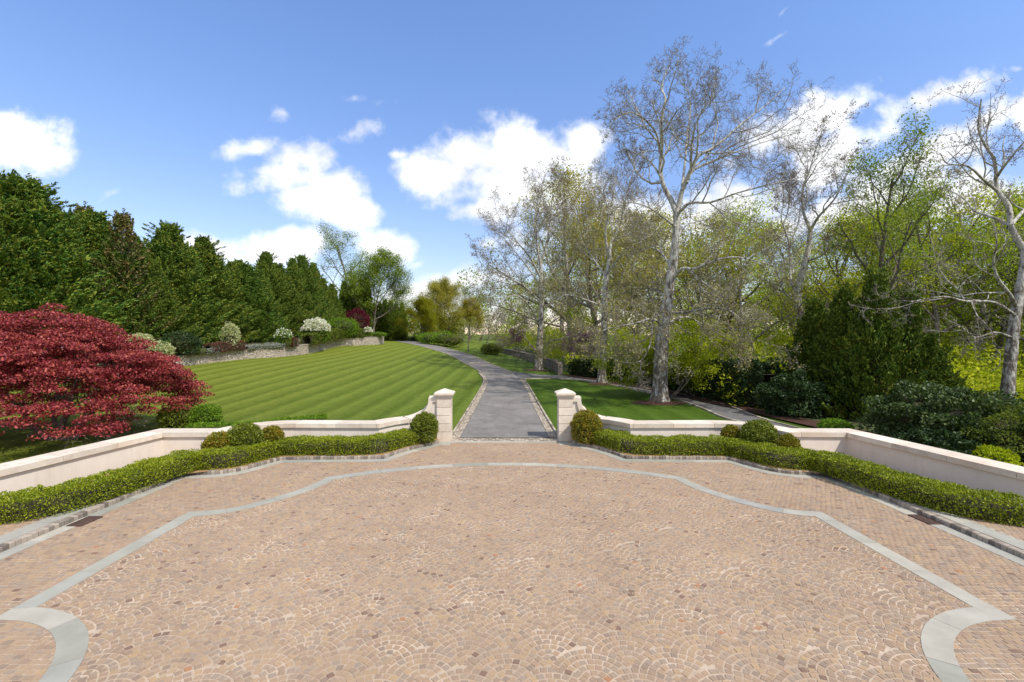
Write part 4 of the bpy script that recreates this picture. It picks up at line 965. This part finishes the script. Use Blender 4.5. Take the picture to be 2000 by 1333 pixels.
crow = [(20,40,400),(75,44,430),(120,49,425),(205,52,470),(345,60,505),(415,66,505),(466,70,515),(534,80,520),(-60,34,300),(0,35.5,372),(48,37,352),(100,40,440),(135,43,408),(185,45,420),(222,44,455),(262,46,470),(328,51,448),(300,47,520),(372,54,500),(398,57,472),(430,58,520),(452,62,505),(482,64,512),(508,67,522),(520,72,505),(545,74,512),(572,78,515),(590,82,512),(612,88,520),(632,92,545),(648,98,550)]
for i, (px, Y, py) in enumerate(crow):
    pr = cprot[i % 3]; o = copy_tree(pr[0]) if pr[2] else pr[0]; pr[2] = True
    x = W(px, Y); z = bedz(x, Y) if Y > 40 else H(x, Y)+.8; hh = top(Y, py)-z; s = hh/pr[1]
    o.location = (x, Y, z-.2); o.rotation_euler = (0,0,random.uniform(0,6.28)); w = s*random.uniform(1.0,1.45)*(1.1 if Y < 60 else 1.05); s *= random.uniform(.93,1.06); o.scale = (w, w, s)
    lab = {8:'large cypress at the far left edge, lowest branches behind the red maple', 10:'tallest pointed cypress at the left end of the evergreen screen', 16:'pointed cypress standing above its neighbours near the middle of the evergreen screen', 19:'pointed cypress directly right of the middle peak of the evergreen screen'}.get(i)
    if lab: tag(o, lab, 'tree', GC)
    else: tag(o, 'dark green cypress in the closed row above the stone retaining wall' if i > 16 else 'dark green cypress behind the red maple and the pale shrubs', 'tree', GC)
# thinned brown conifer
random.seed(61); T, LV = conifer(12, 2.4, 61, 200, 70, .22, crad=.5, rough=(.4,1.1), spray=1.4)
P3 = dict(max=2, kids=(8,4,0), start=(.3,.2,.2), ang=(60,45,40), lr=(.5,.5,.5), rl=.012, rmin=.012, seg=(5,4,3), wig=(.06,.15,.2), up=(.02,.02,0))
for k in range(60):
    z = 4.5+k*.12; a = k*2.4; grow(T, Vector((0,0,z)), Vector((math.cos(a), math.sin(a), .35)).normalized(), 2.6*(1.05-z/12.5), .02, 1, {**P3, 'max': 2})
for px, Y, py, lab in ((240,44,425,'half-bare brownish conifer with sky showing through its thin upper crown'),(165,46,412,'thinning conifer with tan dead twigs left of the half-bare one')):
    if px == 240: o = tree_obj('thinning_conifer', lab, 'tree', (0,0,0), T, M['bark_grey'], M['con2'], LV, 'thinning conifers')
    else: o = copy_tree(o); tag(o, lab)
    x = W(px, Y); s = (top(Y, py)-H(x, Y)-1.2)/12; o.location = (x, Y, H(x, Y)+1.2); o.scale = (s*1.2, s*1.2, s)
# dark cedars at right
random.seed(71)
T, LV = conifer(6.2, 1.75, 71, 460, 150, .15, up=.9, prof=1.0, crad=.42, rough=(.5,1.12), spray=.95); r = empty('cedar_tree'); T.mesh().build('trunk', M['bark'], r, True)
b = MB(); b.add(LV[0], LV[1]); b.mark(); shell_core(b, 6.0, 1.6, 1.0); b.build('crown', M['crypt'], r)
first = True
for px, Y, py, w, lab in ((1590,27.5,622,1.0,'dark cedar at the left end of the clump, beside the laurel hedge'),(1650,25.5,600,1.0,'dark cedar with a rusty patch, second from left in the clump'),(1712,23.5,572,1.0,'tallest dark cedar with feathery top in the middle of the clump'),(1775,23.5,610,.95,'dark cedar directly right of the tallest one'),(1815,22.8,690,.8,'shortest dark cedar at the right end of the clump, above the glossy laurels')):
    o = r if first else copy_tree(r); first = False
    x = W(px, Y); s = (top(Y, py-26)-H(x,Y))/6.2; o.location = (x, Y, H(x,Y)-.1); o.scale = (w*1.0, w*1.0, s); o.rotation_euler = (0,0,px); tag(o, lab, 'tree', 'dark cedars behind the right wall')

# ------------------------------------------------------------------ red maple
print('maple')
random.seed(81); T = Tree(); D0 = 19.0; MX = W(120, D0)
PM = dict(max=3, kids=(7,6,5,0), start=(.3,.25,.2,.1), ang=(50,48,45,40), lr=(.55,.5,.45,.45), rl=.018, rmin=.010, seg=(8,6,4,3), wig=(.13,.18,.2,.2), up=(-.01,.0,.0,0))
stems = [((.2,-.1),(1.0,.1,1.15),5.4,.15),((-.1,.0),(-.35,.1,1.3),5.2,.15),((-.15,-.1),(-1.2,-.2,.9),4.6,.13),((.0,.2),(.2,1.0,1.2),5.0,.13),((.1,.1),(.45,.3,1.6),5.6,.13),((-.1,.2),(-.9,.9,1.1),4.8,.11),((.2,0),(1.4,-.35,.85),4.8,.11)]
for (ox, oy), d, L, r_ in stems: grow(T, Vector((ox, oy, -.1)), Vector(d).normalized(), L*.66, r_, 0, PM)
# leaf pads in flat tiers under a lopsided dome
pads = []
def dome(x, y):
    """crown height above ground at a plan offset, higher to the left, trailing low to the right"""
    e = 1-((x+.9)/6.7)**2-(y/4.4)**2 if x < -.9 else 1-((x+.9)/7.0)**2-(y/4.4)**2
    return 5.35*max(e, 0)**.45*(1-.05*max(x, 0))+.35*math.sin(x*1.7+1)*math.cos(y*1.3)
while len(pads) < 900:
    x = random.uniform(-7.6, 4.4); y = random.uniform(-4.4, 4.4); hh = dome(x, y)
    if hh < .9: continue
    t = random.random()**.45; lo = .72+.85*math.exp(-((x-.2)/1.5)**2)+.28*math.sin(x*2.1+y); z = lo+(hh-lo)*t
    if z < lo: continue
    pads.append((x, y, z))
for dx, dz_ in ((-.35,5.5),(-.15,5.2),(-.65,5.15),(.1,4.95),(-1.0,4.9),(.35,5.0)): pads.append((dx-.2, .2, dz_))
C = []
for (x, y, z) in pads:
    r = random.uniform(.38,.75); q = sphere_pts(200, .0)*np.array([r, r, .13]); tilt = random.uniform(-.2,.2); q[:,2] += q[:,0]*tilt - (q[:,0]**2+q[:,1]**2)*.25; C.append(q+np.array([x, y, z]))
LV = leaves(np.concatenate(C), .088, flat=.45, aspect=.7)
tree_obj('red_maple', 'broad deep-red Japanese maple overhanging the left garden wall', 'tree', (MX, D0, H(MX, D0)), T, M['bark_maple'], M['maple'], LV)

# ------------------------------------------------------------------ clipped hedges, globes, shrubs
print('shrubs')
def lump(d, seed, k=3.0):
    return np.array([mnoise.noise(Vector((float(a)*k+seed, float(b_)*k, float(c)*k))) for a, b_, c in d])
def shrub_LV(rx, ry, hz_, n, size, seed=0, lumpy=.16, flat=.0, base=.0, out=.5, power=1.0, k=3.0):
    """leafy dome on the ground: shell of leaves round an inner core"""
    d = rng.normal(size=(n,3)); d[:,2] = np.where((d[:,2] < 0) & (rng.random(n) < .35), -d[:,2], d[:,2]); d /= np.linalg.norm(d, axis=1, keepdims=True)
    l = 1+lumpy*lump(d, seed, k)*1.6; rad = l*rng.uniform(.78, 1.04, n); S = np.array([rx, ry, hz_/2])
    C = d*rad[:,None]*S; C[:,2] += hz_/2; C[:,2] = np.maximum(C[:,2], base+.02)
    # below the middle hold the girth
    low = d[:,2] < 0; hor = np.maximum(np.linalg.norm(d[:,:2], axis=1), .15); g = np.where(low, np.minimum(np.sqrt(np.maximum(1-np.abs(d[:,2])**3.5, .05))/hor, 3.0), 1.0); C[:,:2] *= g[:,None]
    LVv, LQ = leaves(C, size, d if out else None, .6, flat, .9)
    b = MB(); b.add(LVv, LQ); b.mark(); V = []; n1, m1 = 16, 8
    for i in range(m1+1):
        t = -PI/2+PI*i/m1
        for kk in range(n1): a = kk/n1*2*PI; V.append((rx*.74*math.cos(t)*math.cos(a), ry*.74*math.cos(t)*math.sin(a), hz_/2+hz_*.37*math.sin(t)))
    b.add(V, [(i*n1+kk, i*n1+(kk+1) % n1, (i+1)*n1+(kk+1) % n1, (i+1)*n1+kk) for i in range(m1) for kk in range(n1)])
    return b
def shrub(name, label, X, Y, rx, hz_, mat, n=5000, size=.06, cat='shrub', group=None, z=None, ry=None, seed=None, blossom=None, **kw):
    r = empty(name, (X, Y, H(X, Y) if z is None else z)); tag(r, label, cat, group); seed = X*1.7 if seed is None else seed
    shrub_LV(rx, ry or rx, hz_, n, size, seed, **kw).build('foliage', mat, r)
    if blossom:
        bm, bn, bs = blossom; d = rng.normal(size=(bn,3)); d[:,2] = np.abs(d[:,2]); d /= np.linalg.norm(d, axis=1, keepdims=True); l = 1+kw.get('lumpy', .16)*lump(d, seed, kw.get('k', 3.0))*1.6
        C = d*(l*rng.uniform(.95,1.1,bn))[:,None]*np.array([rx, ry or rx, hz_/2]); C[:,2] += hz_/2
        V, Q = leaves(C, bs, d, .8, .3, 1.0); mk('blossom', V, Q, bm, r)
    return r
def hedge(name, label, pts, w, h, mat, dens=1500, size=.045, cat='hedge', group=None, z0=0.0, zf=None, lumpy=.05, loc=None, hf=None, sq=.35):
    P = Path(pts); n = int(P.L*(w+2*h)*dens); S = rng.uniform(0, P.L, n); A = rng.uniform(0, 1, n); per = w+2*h
    C = np.zeros((n,3)); D = np.zeros((n,3)); o = P.at(0)[0]; oz = (zf(*o) if zf else z0)
    Ss = np.linspace(0, P.L, max(8, int(P.L/.08))); PN = [P.at(s) for s in Ss]; ppx = np.array([q[0] for q in PN]); eR = np.array([P.off(s, w/2) for s in Ss]); eL = np.array([P.off(s, -w/2) for s in Ss]); nnx = (eR-eL)/w; ppx = (eR+eL)/2
    idx = np.clip((S/P.L*(len(Ss)-1)), 0, len(Ss)-1.001); i0 = idx.astype(int); f = (idx-i0)[:,None]; pp = ppx[i0]*(1-f)+ppx[i0+1]*f; nn_ = nnx[i0]*(1-f)+nnx[i0+1]*f
    hv = np.full(n, h) if hf is None else h*hf(S/P.L)
    t = A*(w+2*hv); side = (t < hv) | (t > hv+w); off = np.clip(t-hv, 0, w)-w/2; z = np.where(t < hv, t, np.where(t > hv+w, 2*hv+w-t, hv)); z = np.maximum(z, .03)
    r_ = min(w, h)*.32; ex = np.maximum(np.abs(off)-(w/2-r_), 0); ez = np.maximum(z-(hv-r_), 0); m_ = (ex > 0) & (ez > 0); L_ = np.sqrt(ex**2+ez**2)+1e-6; k_ = np.where(m_, r_/L_, 1.0)
    off = np.where(m_, np.sign(off)*(w/2-r_+ex*k_), off); z = np.where(m_, hv-r_+ez*k_, z)
    s_ = np.where(side, np.sign(off), off/(w/2)*.4); c_ = np.where(side, .15, 1.0)
    l = np.array([mnoise.noise(Vector((float(a)*1.6, float(b_)*3, 3.3))) for a, b_ in zip(S, A*3)])*lumpy*2
    l2 = 1.4*np.array([mnoise.noise(Vector((float(a)*6, float(b_)*8, 1.3))) for a, b_ in zip(S, A*3)])*lumpy
    l = (l+l2+rng.uniform(-.05,.03,n))
    C[:,:2] = pp+nn_*(off*(1+l/(w*.5)))[:,None]; C[:,2] = z*(1+l/h*.8); D[:,:2] = nn_*s_[:,None]; D[:,2] = c_+.35
    base = np.array([zf(a, b_) for a, b_ in C[:,:2]]) if zf else z0
    C[:,2] += base
    C -= np.array([o[0], o[1], oz])
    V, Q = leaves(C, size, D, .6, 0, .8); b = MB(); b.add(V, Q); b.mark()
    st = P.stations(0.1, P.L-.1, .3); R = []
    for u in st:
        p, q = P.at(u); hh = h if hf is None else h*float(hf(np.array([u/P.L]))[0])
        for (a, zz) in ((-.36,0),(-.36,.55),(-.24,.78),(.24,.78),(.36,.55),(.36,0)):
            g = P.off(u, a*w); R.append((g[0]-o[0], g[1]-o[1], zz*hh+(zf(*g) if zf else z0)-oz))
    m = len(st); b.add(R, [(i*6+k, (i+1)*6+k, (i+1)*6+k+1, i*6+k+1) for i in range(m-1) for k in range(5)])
    r = b.build(name, mat); r.location = (o[0], o[1], oz); tag(r, label, cat, group); return r
kq = [p for p in kerbR if p[1] > 11.4]; ko = Path(kq).offset(-.62)
hp = [tuple(p) for p in ko.p if p[1] < 17.7 or p[0] > 3.6]; hp = [p for p in hp if p[0] > 3.3]
hp = hp + [(10.47,11.6),(10.62,10.95),(11.0,10.55),(11.6,10.3)] if hp[-1][1] > 11.6 else hp[:-1]+[(10.47,11.7),(10.62,10.95),(11.0,10.55),(11.6,10.3)]
def chaikin(P, n=2):
    for _ in range(n):
        Q = [np.array(P[0])]
        for a, b_ in zip(P[:-1], P[1:]): a = np.array(a); b_ = np.array(b_); l = np.linalg.norm(b_-a); k = min(.25, .25/max(l, 1e-3)); Q += [a+(b_-a)*k, b_-(b_-a)*k]
        P = Q+[np.array(P[-1])]
    return [tuple(p) for p in P]
hp = chaikin(hp, 3)
hedge('box_hedge', 'low clipped bright green hedge inside the right wall', hp, .98, .50, M['box'], 2300, .046, 'hedge', 'low hedges inside the walls', .10, lumpy=.045)
hedge('box_hedge', 'low clipped bright green hedge inside the left wall', mirror(hp), .98, .50, M['box'], 2300, .046, 'hedge', 'low hedges inside the walls', .10, lumpy=.045)
GG = 'clipped boxwood globes by the walls'
def globe(label, px, Y, rx, h, mat): shrub('boxwood_globe', label, W(px, Y), Y, rx, h, mat, int(9000*rx/.5), .055, 'shrub', GG, .08, lumpy=.10, k=3.5)
globe('egg-shaped boxwood beside the right gate pillar', 1145, 18.05, .58, 1.28, M['globe_y'])
globe('small bronze boxwood left of the large globe by the right wall', 1428, 16.9, .34, .92, M['globe_y'])
globe('large green boxwood globe in front of the curved right wall', 1482, 16.25, .60, 1.22, M['globe'])
globe('small bronze boxwood right of the large globe by the right wall', 1540, 15.35, .36, .90, M['globe_y'])
globe('dark green boxwood beside the left gate pillar', 829, 18.05, .52, 1.18, M['globe'])
globe('yellowish boxwood at the left of the trio by the left wall', 428, 15.35, .48, .98, M['globe_y'])
globe('large green boxwood in the middle of the trio by the left wall', 478, 15.75, .58, 1.20, M['globe'])
globe('small golden boxwood at the right of the trio by the left wall', 531, 16.3, .40, 1.0, M['globe_y'])
# shrubs just outside the walls
shrub('boxwood_shrub', 'rounded green shrub between the maple and the lawn behind the left wall', W(402,20.3), 20.3, .62, 1.25, M['shrubg'], 6000, .07)
shrub('boxwood_shrub', 'dark rounded shrub under the right side of the maple', W(352,20.5), 20.5, .85, 1.2, M['globe'], 6000, .07)
hedge('ground_hedge', 'low green hedge growing behind the left wall coping', [(-12.6,18.6),(-11.0,18.5),(-9.8,18.9),(-8.6,20.2),(-7.9,20.5)], .9, .75, M['shrubg'], 700, .07, zf=H)
shrub('boxwood_shrub', 'small bright green shrub peeping over the right wall coping', W(1632,19.5), 19.5, .62, .75, M['shrubg'], 4500, .07)
shrub('leafy_perennial', 'bright yellow-green plant at the foot of the right wall by the frame edge', W(1935,14.6), 14.6, .6, .75, M['lime_leaf'], 1500, .11)
hedge('laurel_hedge', 'tall dark glossy laurel hedge along the far side of the lane', catmull([(p[0]+.75, p[1]+.9) for p in hb[:7]], 4), 1.7, 2.2, M['laurel'], 420, .15, zf=H, lumpy=.25, hf=lambda t: .75+.45*t)
GL = 'glossy laurels behind the right wall'
for px, Y, rx, h, mt, sz, lab in ((1795,17.9,1.45,2.25,'laurel_l',.12,'large glossy laurel at the foot of the shortest dark cedar'),(1542,24.6,1.3,2.2,'laurel',.13,'dark laurel closing the end of the lane hedge beside the first cedar'),(1880,16.6,1.4,2.15,'laurel_l',.12,'large glossy laurel directly left of the leaning white trunk'),
        (1972,15.6,1.45,1.85,'grassy',.07,'fine-leaved olive-green shrub in the right corner of the photo'),(1830,15.6,.9,1.0,'laurel',.11,'low dark laurel tucked against the right wall coping'),(2080,15.0,1.5,1.9,'laurel_l',.12,'glossy shrub mostly outside the right frame edge')):
    for q in range(1): shrub('laurel_shrub', lab, W(px,Y), Y, rx, h, M[mt], int(15000*rx/1.4), sz, 'shrub', GL, lumpy=.42, k=2.2)
# ---- retaining wall with its bed, upper left
wl = [(-34.0,37.0),(-31.5,40.0)] + [G(392,712), G(440,706), G(495,701), G(550,697.5), G(610,690)] + [W(660,76) and (W(660,76),76), (W(705,80),80), (W(738,84),84), (W(750,88),88), (W(745,94),94)]
wl = [tuple(np.array(p, float)) for p in wl]
pw = Path(catmull(wl, 5))
def wall_h(u):
    t = u/pw.L; return .9+.5*min(1, t*1.8) 
def stone_wall(name, label, path, hf, th, mat, group=None, side=-1):
    o = path.at(0)[0]; oz = H(*o); r = empty(name, (o[0], o[1], oz)); tag(r, label, 'wall', group)
    for part, z0, z1, e0, e1 in (('stonework', -.3, -.10, 0, th), ('capstones', -.10, 0, -.05, th+.05)):
        b = MB()
        if part == 'capstones':
            for k in range(int(path.L/.55)):
                s0, s1 = k*.55+.01, k*.55+.54; V = []
                for u in (s0, s1):
                    p, n = path.at(u); t = hf(u)+random.uniform(-.012,.012)
                    for e, zz in ((e0,-.10),(e0,0),(e1,0),(e1,-.10)): q = p+n*e*side; V.append((q[0]-o[0], q[1]-o[1], H(*p)+t+zz-oz))
                b.add(V, [(0,1,5,4),(1,2,6,5),(2,3,7,6),(3,0,4,7),(0,3,2,1),(4,5,6,7)])
        else:
            st = path.stations(0, path.L, .5); V = []
            for u in st:
                p, n = path.at(u)
                for e, zz in ((e0,None),(e0,-.1),(e1,-.1),(e1,None)): q = p+n*e*side; V.append((q[0]-o[0], q[1]-o[1], H(*p)+(hf(u)+zz if zz is not None else -.3)-oz))
            m = len(st); b.add(V, [(i*4+k, (i+1)*4+k, (i+1)*4+(k+1)%4, i*4+(k+1)%4) for i in range(m-1) for k in range(4)] + [(0,1,2,3), ((m-1)*4+3,(m-1)*4+2,(m-1)*4+1,(m-1)*4)])
        b.build(part, mat, r)
    return r
stone_wall('retaining_wall', 'long pale dry-stone retaining wall along the far edge of the big lawn', pw, wall_h, .45, M['rubble'])
b = MB(); st = pw.stations(0, pw.L, 1.0); V = []
for u in st:
    p, n = pw.at(u); z = H(*p)+wall_h(u)-.12
    for e in (0.3, 3, 8, 16): q = p-n*e; V.append((q[0], q[1], max(z+(.25*min(e,8)/8+e*.03), H(*q)+.05)))
b.add(V, [(i*4+k, (i+1)*4+k, (i+1)*4+k+1, i*4+k+1) for i in range(len(st)-1) for k in range(3)]); tag(b.build('raised_bed', M['bed'], smooth=True), kind='structure')
def on_bed(px, d):
    """a point d metres behind the wall on the bearing px"""
    best = min(pw.stations(0, pw.L, .5), key=lambda u: abs((pw.at(u)[0][0])/(pw.at(u)[0][1])*F+CX-px)); p, n = pw.at(best); q = p-n*d
    s = W(px, q[1]); return s, q[1], H(*p)+wall_h(best)-.1+d*.05
def bs(name, label, px, d, rx, h, mat, n=2500, size=.11, **kw):
    x, y, z = on_bed(px, d); shrub(name, label, x, y, rx, h, mat, n, size, z=z, **kw)
bs('viburnum_shrub', 'creamy flowering shrub just above the maple crown', 272, 2.2, 1.3, 2.3, M['cream'], 4000, .14)
bs('viburnum_shrub', 'pale cream flowering shrub touching the right shoulder of the maple', 306, 1.4, 1.25, 1.6, M['cream'], 4000, .14)
bs('camellia_shrub', 'dark glossy evergreen shrub between the cream shrubs and the barberry', 350, 2.0, 1.6, 2.3, M['laurel'], 4000, .15)
bs('viburnum_shrub', 'upright cream flowering shrub against the dark cypress row', 450, 3.2, .95, 2.9, M['cream'], 3000, .15)
bs('viburnum_shrub', 'small pale flowering shrub low in the middle of the evergreen row', 553, 3.0, 1.0, 2.2, M['shrubg'], 2500, .14, blossom=(M['white'], 350, .16))
bs('azalea_shrub', 'white blossoming shrub left of the bright green mound', 618, 2.2, 1.75, 3.3, M['shrubg'], 3000, .16, blossom=(M['white'], 2600, .22))
bs('maple_shrub', 'broad bright green mounded shrub above the retaining wall', 668, 3.4, 2.7, 3.3, M['shrubg'], 6000, .17, flat=.4, lumpy=.25)
bs('purple_smoke_shrub', 'rounded burgundy shrub right of the bright green mound', 697, 6.5, 2.3, 4.9, M['burg'], 6000, .2)
bs('azalea_shrub', 'small white blossoming shrub under the burgundy shrub', 718, 3.0, .8, 1.7, M['shrubg'], 1500, .15, blossom=(M['white'], 600, .2))
bs('boxwood_shrub', 'low clipped green shrub at the right end of the retaining wall', 740, 1.8, 1.4, .9, M['shrubg'], 2500, .13)
def bh(name, label, px0, px1, d, w, h, mat, dens, size, lumpy=.1, mid=None):
    pts = [on_bed(px0+(px1-px0)*t, d) for t in np.linspace(0, 1, 7)]; zz = pts[3][2]
    P = Path([p[:2] for p in pts]); zs = np.array([p[2] for p in pts])
    def zf(x, y): dd = [(x-p[0])**2+(y-p[1])**2 for p in pts]; i = int(np.argmin(dd)); return pts[i][2]
    hedge(name, label, [p[:2] for p in pts], w, h, mat, dens, size, zf=zf, lumpy=lumpy, cat='hedge')
bh('barberry_hedge', 'reddish-brown barberry strip along the top of the stone wall', 405, 474, .95, 1.0, .95, M['barb'], 320, .10, .15)
bh('barberry_clump', 'short reddish-brown barberry clump left of the arching green hedge', 556, 576, .8, 1.0, 1.1, M['barb'], 320, .10, .2)
bh('arching_hedge', 'arching olive-green hedge spilling over the retaining wall', 598, 708, .75, 1.5, 1.5, M['grassy'], 260, .15, .2)
for (p0, p1, mat_, lab) in ((366, 398, M['grassy'], 'yellow-green groundcover spilling over the left end of the stone wall'), (396, 420, M['silver'], 'silvery groundcover beside the barberry strip'), (478, 552, M['silver'], 'silvery low plants on top of the middle of the stone wall')):
    bh('groundcover_plant', lab, p0, p1, .45, .9, .42, mat_, 320, .09, .2)

# ---- curved stone wall right of the drive
cw = [(W(974,86),86), (W(1000,80),80), (W(1030,71),71), (W(1058,62),62), (W(1080,56),56), G(1090,733.5)]
pcw = Path(catmull(cw, 5))
stone_wall('curved_stone_wall', 'curved grey dry-stone wall ending beside the side lane', pcw, lambda u: .85+.45*u/pcw.L, .5, M['rubble2'])

# ---- far garden trees
G2 = 'trees at the end of the driveway'
put('tall', 690, 112, top(112,448)-3, 'tall airy twin-topped tree rising above the end of the evergreen row', wide=1.1)
put('broadg', 728, 104, top(104,512)-3, 'spreading fresh green tree right of the twin-topped tree', wide=1.0)
put('tall', 760, 120, top(120,560)-3, 'slender green tree behind the columnar evergreens', wide=1.2)
put('gold', 822, 112, top(112,592)-3, 'rounded golden-green tree at the bend of the driveway', wide=1.1)
put('gold', 845, 120, top(120,615)-3, 'second golden-green tree, lower and partly hidden by the rounded one', wide=1.0)
put('dense', 872, 125, top(125,556)-3, 'large olive-brown rounded tree behind the golden one', wide=.95)
put('dense', 915, 128, top(128,588)-3, 'olive tree to the right of the large rounded one', wide=.9)
put('tall', 917, 150, top(150,552)-4, 'distant tree with airy crown above the olive trees', wide=1.0)
put('olive0', 914, 84, top(84,622)-1.8, 'small bronze-leaved tree on the verge of the driveway', wide=1.3)
put('bare1', 952, 92, top(92,640)-1.7, 'small bare tree beside the clipped shrub by the far lawn', wide=1.5)
put('olive1', 975, 100, top(100,650)-2, 'low hazy brown tree left of the purple redbud', wide=1.6)
put('redbud', 1008, 88, top(88,643)-1, 'purple redbud in blossom at the far end of the curved wall', wide=1.1)
put('redbud', 1134, 62, top(62,650)+.3, 'dull purple redbud behind the curved wall near the lane', wide=1.0)
put('olive0', 1030, 120, top(120,560)-2.5, 'hazy brown tree behind the bare spreading sycamore', wide=1.2)
put('leafy1', 985, 150, top(150,590)-4, 'distant pale green tree left of the bare spreading sycamore', wide=1.2)
put('olive1', 955, 160, top(160,605)-4, 'distant brown tree beyond the far striped lawn', wide=1.3)
random.seed(4)
T, LV = conifer(6.5, 1.15, 91, 170, 60, .30, up=1.2, prof=.35, crad=.5); r = empty('arborvitae'); T.mesh().build('trunk', M['bark'], r, True)
b = MB(); b.add(LV[0], LV[1]); b.mark(); shell_core(b, 6.3, 1.1, .35); b.build('crown', M['crypt'], r)
for i, px in enumerate((672, 688, 704, 716, 729, 741, 752, 763, 774, 785)):
    o = r if i == 0 else copy_tree(r); Y = 106+i*1.5 if i > 3 else 104; x = W(px, Y); o.location = (x, Y, H(x, Y)+(1.5 if i < 4 else 0)); s = (top(Y, 596+random.uniform(-6,6)+(0 if i > 3 else -25))-H(x,Y))/6.5; o.scale = (1.0, 1.0, s); o.rotation_euler = (0,0,i)
    tag(o, 'columnar dark evergreen in the row at the end of the driveway', 'tree', 'columnar evergreens in a row')
far_h = [G(757,664.8), (W(790,128),128), (W(820,122),122), (W(870,112),112)]
hedge('clipped_hedge', 'low dark clipped hedge edging the top of the driveway', [(W(752,125),125),(W(790,124),124),(W(830,118),118),(W(868,108),108)], 1.6, 1.1, M['laurel_l'], 80, .25, zf=H)
x, Y = W(960,80), 80; shrub('clipped_shrub', 'rounded reddish-green shrub at the far end of the curved wall', x, Y, 1.9, 1.8, M['globe'], 4000, .16)
for i, (px, Y, rx, h) in enumerate(((842,98,2.5,2.6),(868,95,2.6,3.0),(884,92,2.2,2.6),(830,102,1.8,2.2))):
    shrub('border_shrub', ['loose green shrub under the golden tree','wide green shrub left of the bronze tree','green shrub touching the bronze tree','low green shrub by the driveway bend'][i], W(px,Y), Y, rx, h, M['shrubg'] if i != 2 else M['grassy'], 2500, .2, lumpy=.3)
for o in list(bpy.data.objects):
    if o.parent is None and o.type == 'EMPTY' and 'label' not in o:
        for ch in list(o.children): bpy.data.objects.remove(ch)
        bpy.data.objects.remove(o)
print('objects', len(bpy.data.objects))
sc.cycles.max_bounces = 6; sc.cycles.transparent_max_bounces = 4
